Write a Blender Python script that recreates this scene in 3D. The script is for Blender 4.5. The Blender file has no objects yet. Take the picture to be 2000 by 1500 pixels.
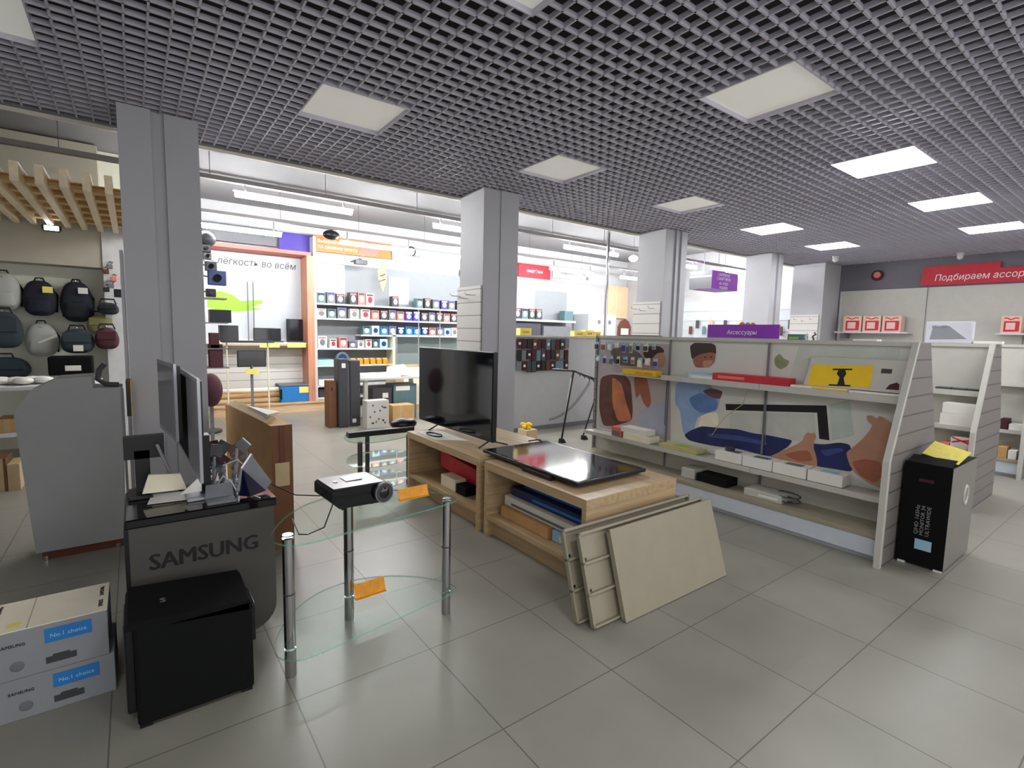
import bpy, bmesh, math, random
from mathutils import Vector, Matrix
random.seed(7)
S = bpy.context.scene
COL = S.collection

# ---------------------------------------------------------------- camera, world, exposure
F = 993.1; YAW = math.radians(36.68); PIT = math.radians(-5.686); ROL = math.radians(1.277)
EYE = Vector((0, 0, 1.5))
_f = Vector((math.sin(YAW)*math.cos(PIT), math.cos(YAW)*math.cos(PIT), math.sin(PIT)))
_r = Vector((math.cos(YAW), -math.sin(YAW), 0)); _u = _r.cross(_f)
_r2 = math.cos(ROL)*_r + math.sin(ROL)*_u; _u2 = -math.sin(ROL)*_r + math.cos(ROL)*_u
cam = bpy.data.cameras.new('camera'); camo = bpy.data.objects.new('camera', cam); COL.objects.link(camo)
cam.sensor_width = 36; cam.sensor_fit = 'HORIZONTAL'; cam.lens = F/2000*36; cam.clip_start = 0.05; cam.clip_end = 100
M = Matrix.Identity(4)
for i in range(3):
    M[i][0] = _r2[i]; M[i][1] = _u2[i]; M[i][2] = -_f[i]; M[i][3] = EYE[i]
camo.matrix_world = M
S.camera = camo
S.view_settings.view_transform = 'Standard'; S.view_settings.look = 'None'
S.view_settings.gamma = 1; S.view_settings.exposure = 1.2; S.view_settings.use_curve_mapping = False
W = bpy.data.worlds.new('world'); S.world = W; W.use_nodes = True
W.node_tree.nodes['Background'].inputs[0].default_value = (0.90, 0.90, 0.90, 1)
W.node_tree.nodes['Background'].inputs[1].default_value = 1.05
PANEL_E = 9.8; TUBE_E = 76.0; DIM_E = 0.09; SPOT_W = 26

def at(x, y, z=None, X=None, Y=None):
    """where the sight line through a pixel of the 2000x1500 photo meets a real plane of the shop"""
    d = _f + _r2*((x-1000)/F) + _u2*((750-y)/F)
    t = (z-1.5)/d.z if z is not None else (X/d.x if X is not None else Y/d.y)
    return EYE + d*t

# ---------------------------------------------------------------- materials
_m = {}
def mat(name, col, rough=0.6, metal=0.0, var=0.06, scale=8.0, trans=0.0, emit=0.0, ior=1.45, spec=0.5, bump=0.0):
    if name in _m: return _m[name]
    m = bpy.data.materials.new(name); m.use_nodes = True; nt = m.node_tree
    b = nt.nodes['Principled BSDF']
    c = tuple(col) + (1,)
    if var > 0:
        tc = nt.nodes.new('ShaderNodeTexCoord'); n = nt.nodes.new('ShaderNodeTexNoise'); n.inputs['Scale'].default_value = scale
        n.inputs['Detail'].default_value = 4
        r = nt.nodes.new('ShaderNodeValToRGB')
        r.color_ramp.elements[0].position = 0.3; r.color_ramp.elements[1].position = 0.7
        r.color_ramp.elements[0].color = tuple(max(0, v*(1-var)) for v in col)+(1,)
        r.color_ramp.elements[1].color = tuple(min(1, v*(1+var)) for v in col)+(1,)
        nt.links.new(tc.outputs['Object'], n.inputs['Vector']); nt.links.new(n.outputs['Fac'], r.inputs['Fac'])
        nt.links.new(r.outputs['Color'], b.inputs['Base Color'])
        if bump:
            bp = nt.nodes.new('ShaderNodeBump'); bp.inputs['Strength'].default_value = bump; bp.inputs['Distance'].default_value = 0.01
            nt.links.new(n.outputs['Fac'], bp.inputs['Height']); nt.links.new(bp.outputs['Normal'], b.inputs['Normal'])
    else:
        b.inputs['Base Color'].default_value = c
    b.inputs['Roughness'].default_value = rough; b.inputs['Metallic'].default_value = metal
    b.inputs['IOR'].default_value = ior
    b.inputs['Specular IOR Level'].default_value = spec
    b.inputs['Transmission Weight'].default_value = trans
    if emit:
        b.inputs['Emission Color'].default_value = c; b.inputs['Emission Strength'].default_value = emit
    _m[name] = m
    return m
def srgb(r, g, b):
    return tuple(((v/255)/12.92 if v/255 <= 0.04045 else ((v/255+0.055)/1.055)**2.4) for v in (r, g, b))

def wood_mat(name, c1, c2, axis='Y', scale=5.0, rough=0.45):
    m = bpy.data.materials.new(name); m.use_nodes = True; nt = m.node_tree; b = nt.nodes['Principled BSDF']
    tc = nt.nodes.new('ShaderNodeTexCoord'); mp = nt.nodes.new('ShaderNodeMapping')
    s = [26, 26, 26]; s['XYZ'.index(axis)] = 1.6; mp.inputs['Scale'].default_value = s
    n = nt.nodes.new('ShaderNodeTexNoise'); n.inputs['Scale'].default_value = scale*0.25; n.inputs['Detail'].default_value = 8; n.inputs['Distortion'].default_value = 0.4
    r = nt.nodes.new('ShaderNodeValToRGB'); r.color_ramp.elements[0].position = 0.35; r.color_ramp.elements[1].position = 0.7
    r.color_ramp.elements[0].color = tuple(c1)+(1,); r.color_ramp.elements[1].color = tuple(c2)+(1,)
    nt.links.new(tc.outputs['Object'], mp.inputs['Vector']); nt.links.new(mp.outputs['Vector'], n.inputs['Vector'])
    nt.links.new(n.outputs['Fac'], r.inputs['Fac']); nt.links.new(r.outputs['Color'], b.inputs['Base Color'])
    b.inputs['Roughness'].default_value = rough
    return m

def floor_mat():
    m = bpy.data.materials.new('porcelain_floor_tile'); m.use_nodes = True; nt = m.node_tree; b = nt.nodes['Principled BSDF']
    tc = nt.nodes.new('ShaderNodeTexCoord'); mp = nt.nodes.new('ShaderNodeMapping'); mp.vector_type = 'POINT'
    mp.inputs['Location'].default_value = (-0.47+6, -2.043+12, 0)
    br = nt.nodes.new('ShaderNodeTexBrick'); br.offset = 0; br.squash = 1
    br.inputs['Scale'].default_value = 1; br.inputs['Brick Width'].default_value = 0.6; br.inputs['Row Height'].default_value = 0.6
    br.inputs['Mortar Size'].default_value = 0.0028; br.inputs['Mortar Smooth'].default_value = 0.1; br.inputs['Bias'].default_value = 0
    c = srgb(146, 143, 133)
    br.inputs['Color1'].default_value = c+(1,); br.inputs['Color2'].default_value = tuple(v*0.94 for v in c)+(1,)
    br.inputs['Mortar'].default_value = srgb(98, 94, 88)+(1,)
    n = nt.nodes.new('ShaderNodeTexNoise'); n.inputs['Scale'].default_value = 2.2; n.inputs['Detail'].default_value = 7
    r = nt.nodes.new('ShaderNodeValToRGB'); r.color_ramp.elements[0].position = 0.3; r.color_ramp.elements[1].position = 0.72
    r.color_ramp.elements[0].color = (0.86, 0.86, 0.85, 1); r.color_ramp.elements[1].color = (1.06, 1.05, 1.03, 1)
    mx = nt.nodes.new('ShaderNodeMix'); mx.data_type = 'RGBA'; mx.blend_type = 'MULTIPLY'; mx.inputs[0].default_value = 1
    L = nt.links.new
    L(tc.outputs['Object'], mp.inputs['Vector']); L(mp.outputs['Vector'], br.inputs['Vector']); L(tc.outputs['Object'], n.inputs['Vector'])
    L(n.outputs['Fac'], r.inputs['Fac']); L(br.outputs['Color'], mx.inputs[6]); L(r.outputs['Color'], mx.inputs[7]); L(mx.outputs[2], b.inputs['Base Color'])
    rr = nt.nodes.new('ShaderNodeMapRange'); rr.inputs[3].default_value = 0.28; rr.inputs[4].default_value = 0.42
    L(n.outputs['Fac'], rr.inputs[0]); L(rr.outputs[0], b.inputs['Roughness'])
    return m

def slat_mat(name, c, pitch=0.1, groove=0.06):
    """slatwall board: horizontal grooves at a fixed pitch"""
    m = bpy.data.materials.new(name); m.use_nodes = True; nt = m.node_tree; b = nt.nodes['Principled BSDF']; L = nt.links.new
    g = nt.nodes.new('ShaderNodeNewGeometry'); sp = nt.nodes.new('ShaderNodeSeparateXYZ'); L(g.outputs['Position'], sp.inputs[0])
    d = nt.nodes.new('ShaderNodeMath'); d.operation = 'DIVIDE'; d.inputs[1].default_value = pitch; L(sp.outputs['Z'], d.inputs[0])
    fr = nt.nodes.new('ShaderNodeMath'); fr.operation = 'FRACT'; L(d.outputs[0], fr.inputs[0])
    r = nt.nodes.new('ShaderNodeValToRGB'); r.color_ramp.interpolation = 'LINEAR'
    e = r.color_ramp.elements
    e[0].position = 0; e[0].color = tuple(v*0.35 for v in c)+(1,)
    e[1].position = groove; e[1].color = tuple(v*0.45 for v in c)+(1,)
    x = e.new(groove+0.05); x.color = tuple(c)+(1,)
    L(fr.outputs[0], r.inputs['Fac']); L(r.outputs['Color'], b.inputs['Base Color']); b.inputs['Roughness'].default_value = 0.5
    return m

def glass_mat():
    m = bpy.data.materials.new('clear_green_glass'); m.use_nodes = True; nt = m.node_tree; L = nt.links.new
    for n in list(nt.nodes): nt.nodes.remove(n)
    out = nt.nodes.new('ShaderNodeOutputMaterial'); tr = nt.nodes.new('ShaderNodeBsdfTransparent'); tr.inputs[0].default_value = (0.95, 0.98, 0.965, 1)
    gl = nt.nodes.new('ShaderNodeBsdfGlossy'); gl.inputs['Roughness'].default_value = 0.02; gl.inputs[0].default_value = (0.9, 1, 0.96, 1)
    g = nt.nodes.new('ShaderNodeNewGeometry'); fr = nt.nodes.new('ShaderNodeFresnel'); fr.inputs[0].default_value = 1.45
    sub = nt.nodes.new('ShaderNodeMath'); sub.operation = 'SUBTRACT'; sub.inputs[0].default_value = 1; L(g.outputs['Backfacing'], sub.inputs[1])
    mul = nt.nodes.new('ShaderNodeMath'); mul.operation = 'MULTIPLY'; L(sub.outputs[0], mul.inputs[0]); L(fr.outputs[0], mul.inputs[1])
    mx = nt.nodes.new('ShaderNodeMixShader')
    L(mul.outputs[0], mx.inputs[0]); L(tr.outputs[0], mx.inputs[1]); L(gl.outputs[0], mx.inputs[2]); L(mx.outputs[0], out.inputs[0])
    return m

m_floor = floor_mat(); m_glass = glass_mat()
m_glassedge = mat('green_glass_edge', srgb(110, 175, 150), 0.15, var=0.04)
def _soft_edge(m, k):
    nt = m.node_tree; out = nt.nodes['Material Output']; b = nt.nodes['Principled BSDF']
    tr = nt.nodes.new('ShaderNodeBsdfTransparent'); tr.inputs[0].default_value = (0.86, 0.96, 0.92, 1)
    mx = nt.nodes.new('ShaderNodeMixShader'); mx.inputs[0].default_value = k
    nt.links.new(tr.outputs[0], mx.inputs[1]); nt.links.new(b.outputs[0], mx.inputs[2]); nt.links.new(mx.outputs[0], out.inputs[0])
_soft_edge(m_glassedge, 0.45)
m_white = mat('white_paint', srgb(205, 205, 205), 0.55)
m_col = mat('grey_column_paint', srgb(176, 176, 180), 0.6, var=0.03, scale=2)
m_wallg = mat('mid_grey_wall_paint', srgb(112, 110, 118), 0.7, var=0.03)
m_wallw = mat('white_wall_paint', srgb(180, 180, 181), 0.7, var=0.03)
m_beige = mat('beige_boxing_paint', srgb(176, 171, 154), 0.7, var=0.03)
m_ceil = mat('white_ceiling_paint', srgb(122, 121, 123), 0.8, var=0.03, scale=2)
m_dark = mat('dark_plenum', srgb(44, 46, 52), 0.9, var=0.2)
m_grid = mat('grey_grille_metal', srgb(190, 186, 198), 0.55, var=0.04)
m_trim = mat('cream_trim_paint', srgb(214, 208, 196), 0.5, var=0.02)
m_black = mat('black_plastic', srgb(20, 20, 24), 0.35)
m_gloss = mat('glossy_black_plastic', srgb(12, 12, 16), 0.08, var=0.02)
m_screen = mat('dark_screen_glass', srgb(14, 16, 22), 0.07, var=0.05, spec=0.9)
m_satin = mat('satin_black', srgb(9, 10, 11), 0.85, spec=0.25)
m_chrome = mat('chrome', srgb(190, 190, 192), 0.12, metal=1, var=0.03)
m_silver = mat('silver_plastic', srgb(168, 170, 176), 0.3, metal=0.5, var=0.04)
m_metalg = mat('light_grey_sheet_metal', srgb(190, 188, 180), 0.4, var=0.03)
m_shelfm = mat('beige_white_shelf_metal', srgb(152, 144, 124), 0.45, var=0.03)
m_base = mat('blue_grey_plinth_metal', srgb(196, 202, 210), 0.45, var=0.03)
m_cab = mat('grey_laminate', srgb(150, 152, 150), 0.6, var=0.03)
m_cardb = mat('brown_cardboard', srgb(196, 154, 100), 0.8, var=0.08)
m_cardd = mat('dark_brown_cardboard', srgb(112, 74, 48), 0.8, var=0.12)
m_card2 = mat('pale_cardboard', srgb(190, 168, 130), 0.8, var=0.06)
m_paper = mat('white_paper', srgb(226, 224, 216), 0.7, var=0.03)
m_cream = mat('cream_carton', srgb(236, 228, 204), 0.7, var=0.05)
m_oak = wood_mat('light_oak_laminate', srgb(172, 146, 110), srgb(196, 170, 132))
m_oakx = wood_mat('light_oak_laminate_cross', srgb(172, 146, 110), srgb(196, 170, 132), 'X')
m_plat = wood_mat('warm_pine_board', srgb(200, 165, 125), srgb(222, 190, 150), 'X')
m_lath = wood_mat('pale_ash_slat', srgb(222, 204, 170), srgb(234, 218, 188))
m_lathd = mat('amber_wood_batten', srgb(190, 140, 74), 0.6)
m_slat = slat_mat('grey_slatwall', srgb(120, 114, 110), 0.125)
m_slatw = slat_mat('white_slatwall', srgb(215, 212, 206), 0.14, 0.05)
m_red = mat('red_print', srgb(196, 40, 58), 0.5); m_redl = mat('salmon_print', srgb(222, 120, 110), 0.6)
m_orange = mat('orange_print', srgb(232, 120, 60), 0.5); m_amber = mat('amber_label', srgb(226, 150, 20), 0.45, var=0.12, scale=30)
m_yellow = mat('yellow_print', srgb(232, 192, 30), 0.5); m_py = mat('pale_yellow_label', srgb(240, 225, 120), 0.6)
m_purple = mat('purple_print', srgb(146, 58, 186), 0.45); m_violet = mat('violet_print', srgb(70, 52, 150), 0.5)
m_blue = mat('bright_blue_print', srgb(40, 120, 190), 0.5); m_navy = mat('navy_print', srgb(30, 44, 96), 0.5)
m_lblue = mat('pale_blue_print', srgb(160, 200, 224), 0.5); m_green = mat('leaf_green_print', srgb(150, 190, 60), 0.6)
m_teal = mat('grey_teal_plastic', srgb(88, 118, 124), 0.5); m_brown = mat('brown_leather', srgb(96, 52, 36), 0.5)
m_skin = mat('printed_skin_tone', srgb(180, 134, 108), 0.5); m_skin2 = mat('printed_shaded_skin_tone', srgb(158, 96, 72), 0.5)
m_hair = mat('printed_dark_hair', srgb(62, 46, 42), 0.5)
m_shirt = mat('printed_pale_blue_shirt', srgb(142, 168, 204), 0.5, var=0.12); m_shirt2 = mat('printed_blue_sleeve', srgb(94, 126, 178), 0.5, var=0.12)
m_jean = mat('printed_navy_jeans', srgb(34, 44, 92), 0.5, var=0.2)
m_dgrey = mat('dark_grey_plastic', srgb(62, 62, 66), 0.5); m_mgrey = mat('mid_grey_plastic', srgb(110, 112, 116), 0.5)
m_samsung = mat('graphite_counter_laminate', srgb(74, 72, 68), 0.5, var=0.03)
m_leg = mat('dark_lettering', srgb(24, 24, 26), 0.5); m_ltext = mat('white_lettering', srgb(238, 236, 240), 0.5, var=0)
m_bag1 = mat('black_bag_fabric', srgb(28, 32, 36), 0.8, var=0.25, bump=0.3); m_bag2 = mat('pale_grey_bag_fabric', srgb(176, 178, 172), 0.8, bump=0.3)
m_bag3 = mat('navy_bag_fabric', srgb(32, 34, 46), 0.8, var=0.3, bump=0.3); m_bag4 = mat('slate_bag_fabric', srgb(50, 62, 68), 0.8, bump=0.3)
m_bag5 = mat('olive_bag_fabric', srgb(160, 158, 104), 0.8, bump=0.3)
m_maroon = mat('maroon_fabric', srgb(70, 34, 42), 0.8)
m_tray = mat('grey_cable_tray', srgb(128, 124, 124), 0.5)
m_tube = mat('lit_tube', (0.98, 0.99, 1.0), 0.5, var=0, emit=TUBE_E)
m_panel = mat('lit_panel', (0.97, 0.98, 1.0), 0.5, var=0, emit=PANEL_E)
m_bulb = mat('lit_round_lamp', (1, 0.98, 0.92), 0.5, var=0, emit=8)
m_dim = mat('unlit_diffuser_added_glow', (0.86, 0.85, 0.80), 0.5, var=0, emit=DIM_E)  # faint glow added to the diffusers of the unlit lamps
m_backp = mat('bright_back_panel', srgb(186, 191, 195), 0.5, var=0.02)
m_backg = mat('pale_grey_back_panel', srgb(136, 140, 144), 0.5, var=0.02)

# ---------------------------------------------------------------- mesh building
class MB:
    def __init__(s): s.v = []; s.f = []; s.mi = []; s.cur = 0
    def m(s, i): s.cur = i; return s
    def add(s, vs, fs):
        o = len(s.v); s.v += [tuple(v) for v in vs]; s.f += [tuple(o+i for i in f) for f in fs]; s.mi += [s.cur]*len(fs); return s
    def box(s, x0, x1, y0, y1, z0, z1, bev=0.0):
        if x0 > x1: x0, x1 = x1, x0
        if y0 > y1: y0, y1 = y1, y0
        if z0 > z1: z0, z1 = z1, z0
        if bev <= 0:
            return s.add([(x0,y0,z0),(x1,y0,z0),(x1,y1,z0),(x0,y1,z0),(x0,y0,z1),(x1,y0,z1),(x1,y1,z1),(x0,y1,z1)],
                         [(0,3,2,1),(4,5,6,7),(0,1,5,4),(1,2,6,5),(2,3,7,6),(3,0,4,7)])
        bm = bmesh.new(); r = bmesh.ops.create_cube(bm, size=1)
        for v in bm.verts: v.co = Vector(((x0+x1)/2+v.co.x*(x1-x0), (y0+y1)/2+v.co.y*(y1-y0), (z0+z1)/2+v.co.z*(z1-z0)))
        bev = min(bev, (x1-x0)*.49, (y1-y0)*.49, (z1-z0)*.49)
        bmesh.ops.bevel(bm, geom=bm.edges[:], offset=bev, segments=2, affect='EDGES', profile=0.5)
        return s.bm(bm)
    def bm(s, bm):
        bm.verts.index_update(); s.add([v.co for v in bm.verts], [[v.index for v in f.verts] for f in bm.faces]); bm.free(); return s
    def poly(s, pts, n, t):
        """flat outline pushed t along n (a closed slab)"""
        n = Vector(n).normalized()*t; k = len(pts); pts = [Vector(p) for p in pts]
        s.add(pts + [p+n for p in pts], [tuple(range(k)), tuple(range(2*k-1, k-1, -1))] + [(i, i+k, (i+1) % k+k, (i+1) % k) for i in range(k)])
        return s
    def tube(s, pts, r, n=8, r2=None):
        pts = [Vector(p) for p in pts]; k = len(pts); rings = []
        for i, p in enumerate(pts):
            d = (pts[min(i+1, k-1)]-pts[max(i-1, 0)]).normalized()
            a = d.orthogonal().normalized() if i == 0 else (pa - d*pa.dot(d)).normalized()
            pa = a; b = d.cross(a); rr = r if r2 is None else r+(r2-r)*i/(k-1)
            rings.append([p+a*rr*math.cos(2*math.pi*j/n)+b*rr*math.sin(2*math.pi*j/n) for j in range(n)])
        vs = [v for q in rings for v in q]; fs = []
        for i in range(k-1):
            for j in range(n): fs.append((i*n+j, i*n+(j+1) % n, (i+1)*n+(j+1) % n, (i+1)*n+j))
        fs.append(tuple(range(n-1, -1, -1))); fs.append(tuple((k-1)*n+j for j in range(n)))
        return s.add(vs, fs)
    def ell(s, c, rx, ry, rz, seg=16, rings=10, p=1.0):
        bm = bmesh.new(); bmesh.ops.create_uvsphere(bm, u_segments=seg, v_segments=rings, radius=1)
        def q(v): return math.copysign(abs(v)**p, v)
        for v in bm.verts: v.co = Vector((c[0]+q(v.co.x)*rx, c[1]+q(v.co.y)*ry, c[2]+q(v.co.z)*rz))
        return s.bm(bm)

WL = {}
def obj(name, mb, ms, parent=None, smooth=False, rot=None):
    if not isinstance(ms, (list, tuple)): ms = [ms]
    me = bpy.data.meshes.new(name)
    vs = [Vector(v) for v in mb.v]
    if parent is not None: base = WL[parent]
    else:
        xs = [v.x for v in vs]; ys = [v.y for v in vs]; zs = [v.z for v in vs]
        base = Vector(((min(xs)+max(xs))/2, (min(ys)+max(ys))/2, min(zs)))
        if name in ('floor',) or name.startswith('ceiling'): base = Vector((0, 0, 0))
    me.from_pydata([v-base for v in vs], [], mb.f)
    for m in ms: me.materials.append(m)
    me.polygons.foreach_set('material_index', mb.mi)
    if smooth:
        me.polygons.foreach_set('use_smooth', [True]*len(me.polygons))
    bm = bmesh.new(); bm.from_mesh(me); bmesh.ops.recalc_face_normals(bm, faces=bm.faces); bm.to_mesh(me); bm.free()
    if smooth:
        try: me.set_sharp_from_angle(angle=math.radians(40))
        except Exception: pass
    o = bpy.data.objects.new(name, me); COL.objects.link(o)
    if parent is None: o.location = base
    else: o.parent = parent
    WL[o] = base
    return o
def thing(name, label, cat, loc, group=None, rotz=0):
    o = bpy.data.objects.new(name, None); COL.objects.link(o); o.location = loc; o.rotation_euler = (0, 0, rotz)
    o.empty_display_size = 0.05
    o['label'] = label; o['category'] = cat
    if group: o['group'] = group
    WL[o] = Vector(loc) if rotz == 0 else Vector((0, 0, 0))    # rotated things are built in their own local coordinates
    return o
def tag(o, label, cat, group=None):
    o['label'] = label; o['category'] = cat
    if group: o['group'] = group
    return o
def struct(name, mb, m):
    o = obj(name, mb, m); o['kind'] = 'structure'; return o
def dup(root, loc, label=None, rotz=None, group=None):
    r = root.copy(); COL.objects.link(r); r.location = loc
    if rotz is not None: r.rotation_euler = (0, 0, rotz)
    if label: r['label'] = label
    if group: r['group'] = group
    for ch in list(root.children):
        c = ch.copy(); COL.objects.link(c); c.parent = r
        for g in list(ch.children):
            d = g.copy(); COL.objects.link(d); d.parent = c
    return r
def part_label(o, l): o['label'] = l; return o

def text(name, s, loc, right, up, size, m, parent, width=None, ext=0.0008, shear=0.0, bold=0.0):
    cu = bpy.data.curves.new('lettering', 'FONT'); cu.body = s; cu.size = size; cu.extrude = ext; cu.align_x = 'CENTER'; cu.align_y = 'CENTER'; cu.shear = shear; cu.resolution_u = 2
    to = bpy.data.objects.new('lettering_curve', cu); COL.objects.link(to); bpy.context.view_layer.update()
    me = bpy.data.meshes.new_from_object(to.evaluated_get(bpy.context.evaluated_depsgraph_get()))
    bpy.data.objects.remove(to); bpy.data.curves.remove(cu)
    vs = [v.co.copy() for v in me.vertices]
    if not vs: return None
    w = max(v.x for v in vs)-min(v.x for v in vs); k = (width/w) if width else 1
    right = Vector(right).normalized(); up = Vector(up).normalized(); n = right.cross(up)
    mb = MB()
    for i_, sh in enumerate((0,) if not bold else (-bold, 0, bold)):
        mb.add([Vector(loc)+right*(v.x*k+sh)+up*v.y+n*(v.z+0.0001*i_) for v in vs], [tuple(p.vertices) for p in me.polygons])
    return obj(name, mb, m, parent)
RX = (1, 0, 0); UZ = (0, 0, 1); RNY = (0, -1, 0); UY = (0, 1, 0)
ORD = ['leftmost', 'second', 'third', 'fourth', 'fifth', 'sixth', 'seventh', 'eighth', 'ninth', 'tenth', 'eleventh', 'twelfth', 'thirteenth', 'fourteenth', 'fifteenth', 'sixteenth', 'seventeenth', 'eighteenth', 'nineteenth', 'twentieth']
def ordl(i, tail='from the left'): return 'leftmost' if i == 0 else ORD[i]+' '+tail

# ================================================================ SETTING
XR = 11.6; YB = 10.1; CZ = 3.01; XL = -2.4; YF = -2.5; HB = 3.62
struct('floor', MB().box(XL, XR+0.1, YF, YB+0.1, -0.08, 0), m_floor)
# open-cell grille ceiling over the front hall, 10 cm cells, openings left for the 60 cm lamps
panels = []
for yy in (3.37, 1.45, -0.47):
    for k in range(-1, 5+0):
        panels.append((1.0+1.95*k, yy, (k >= 3 and yy > 3) or (k >= 2 and yy < 3) or (yy < 0 and k != 1)))  # near row is out of view; its left lamps are lit as added fill
g = MB()
def cut(lo, hi, holes):
    out = [(lo, hi)]
    for a, b in holes:
        nn = []
        for p, q in out:
            if b <= p or a >= q: nn.append((p, q)); continue
            if p < a: nn.append((p, a))
            if q > b: nn.append((b, q))
        out = nn
    return out
GX0, GX1, GY0, GY1 = -2.35, XR-0.01, -1.4, 5.08
x = GX0
n_x = int((GX1-GX0)/0.0975)
for i in range(n_x+1):
    x = 1.0+0.0975*(i-int((1.0-GX0)/0.0975))
    for a, b in cut(GY0, GY1, [(py, py+0.6) for px, py, l in panels if px+0.005 < x < px+0.595]):
        g.box(x-0.005, x+0.005, a, b, CZ, CZ+0.026)
j = 0
n_y = int((GY1-GY0)/0.096)
for i in range(n_y+1):
    y = 1.45+0.096*(i-int((1.45-GY0)/0.096))
    for a, b in cut(GX0, GX1, [(px, px+0.6) for px, py, l in panels if py+0.005 < y < py+0.595]):
        g.box(a, b, y-0.005, y+0.005, CZ, CZ+0.026)
struct('ceiling', g, m_grid)
struct('ceiling', MB().box(XL, XR+0.1, YF, 5.08, 3.30, 3.36), m_dark)
struct('ceiling', MB().box(XL, XR+0.1, 5.1, YB+0.1, HB, HB+0.06), m_ceil)
struct('trim_1', MB().box(XL, XR, 5.08, 5.12, CZ-0.005, HB), m_ceil)
struct('trim_2', MB().box(XL, XR, 5.12, 5.145, CZ-0.03, CZ+0.09), m_trim)
struct('wall_left', MB().box(XL-0.1, XL, YF, YB, 0, HB), m_wallw)
# shop front behind the photographer: unseen wall with a long window added for frontal fill light
struct('wall_front', MB().box(XL, XR, YF-0.1, YF, 0, 0.5).box(XL, XR, YF-0.1, YF, 2.9, HB).box(XL, XL+0.4, YF-0.1, YF, 0.5, 2.9).box(XR-0.4, XR, YF-0.1, YF, 0.5, 2.9), m_wallg)
fw = MB(); fw.box(XL+0.4, XR-0.4, YF-0.08, YF-0.02, 0.5, 0.55).box(XL+0.4, XR-0.4, YF-0.08, YF-0.02, 2.85, 2.9)
for k in range(8): fw.box(XL+0.4+1.878*k-0.025, XL+0.4+1.878*k+0.025, YF-0.08, YF-0.02, 0.55, 2.85)
struct('fill_window_1', fw, m_mgrey)
pl = bpy.data.lights.new('fill_portal', 'AREA'); pl.shape = 'RECTANGLE'; pl.size = XR-XL-0.8; pl.size_y = 2.3; pl.cycles.is_portal = True  # portal guiding world light through the added window
plo = bpy.data.objects.new('fill_portal', pl); COL.objects.link(plo); plo.location = ((XL+XR)/2, YF-0.05, 1.7); plo.rotation_euler = (math.radians(90), 0, 0)
struct('wall_back', MB().box(XL, XR, YB, YB+0.1, 0, HB), m_wallw)
w = MB(); w.box(XR, XR+0.1, YF, 5.1, 0, HB)
struct('wall_right', w, m_wallg)
struct('wall_right', MB().box(XR, XR+0.1, 5.1, YB, 0, HB), m_wallw)
# partition behind the bag display
struct('wall_bag_display', MB().box(XL, 0.02, 8.3, 8.4, 0, HB), mat('cream_wall_paint', srgb(228, 228, 212), 0.7, var=0.03))
struct('trim_3', MB().box(XL, -0.26, 8.0, 8.3, at(100, 516, Y=8.0).z, HB-0.02), m_beige)
struct('trim_4', MB().box(-0.26, 0.02, 7.98, 8.3, 0, 2.75), m_white)

# columns
def column(n, x0, x1, y0, y1, extra=None):
    m = MB().box(x0, x1, y0, y1, 0, CZ+0.0, 0.004)
    if extra: extra(m)
    return struct('trim_%d' % n, m, m_col)
def c1(m):
    m.box(-0.03, 0.16, 4.545, 4.7, 0, CZ); m.box(0.16, 0.24, 4.60, 4.7, 0, CZ); m.box(0.24, 0.45, 4.575, 4.7, 0, CZ); m.box(-0.055, -0.035, 4.56, 4.9, 0, 2.02)
column(5, -0.02, 0.45, 4.69, 5.04, c1)
def c2(m): m.box(3.21, 3.445, 4.572, 4.6, 0, CZ)
column(6, 3.0, 3.44, 4.585, 5.06, c2)
def c3(m): m.box(6.26, 6.3, 4.56, 4.6, 0, CZ); m.box(6.38, 6.51, 4.56, 4.6, 0, CZ)
column(7, 6.05, 6.5, 4.59, 5.07, c3)
def c4(m): m.box(9.22, 9.26, 4.56, 4.6, 0, CZ)
column(8, 9.04, 9.46, 4.6, 5.07, c4)
column(9, 10.86, 11.59, 4.47, 5.07)
# slatwall panels screwed to the columns, with prong hooks
def colslat(x, y0, y1, where):
    t = thing('slatwall_panel', 'white grooved slat panel fixed to the side of the %s' % where, 'display panel', (x-0.015, (y0+y1)/2, 0))
    obj('board', MB().box(x-0.02, x-0.002, y0, y1, 0.3, 2.0), m_slatw, t)
    for k in range(3):
        yy = y0+0.1+0.15*k
        obj('hook', MB().tube([(x-0.02, yy, 1.9-0.03*(k % 2)), (x-0.14, yy, 1.9-0.03*(k % 2)), (x-0.16, yy, 1.93-0.03*(k % 2))], 0.005, 6), m_chrome, t)
colslat(3.0, 4.6, 5.08, 'second column')
colslat(6.05, 4.62, 5.1, 'third column')
colslat(10.86, 4.52, 5.05, 'fifth column at the right wall')

# lamps in the grille
for i, (px, py, lit) in enumerate(panels):
    if py < -1: continue
    visible = True
    row = {3.37: 'far row', 1.45: 'middle row', -0.47: 'unseen near row'}[py]
    lab = ('lit square ceiling lamp in the %s of the grille, %s' if lit else 'unlit milky square ceiling lamp in the %s of the grille, %s') % (row, ordl(i % 6))
    t = thing('ceiling_lamp', lab, 'ceiling lamp', (px+0.3, py+0.3, CZ))
    f = MB(); z0, z1 = CZ-0.001, CZ+0.05
    for a in ((px, px+0.6, py, py+0.008), (px, px+0.6, py+0.592, py+0.6), (px, px+0.008, py+0.008, py+0.592), (px+0.592, px+0.6, py+0.008, py+0.592)): f.box(*a, z0, z1)
    obj('frame', f, m_grid, t)
    zz = CZ+0.002 if lit else CZ+0.03
    obj('diffuser', MB().box(px+0.008, px+0.592, py+0.008, py+0.592, zz, zz+0.01), m_panel if lit else m_dim, t)

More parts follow.
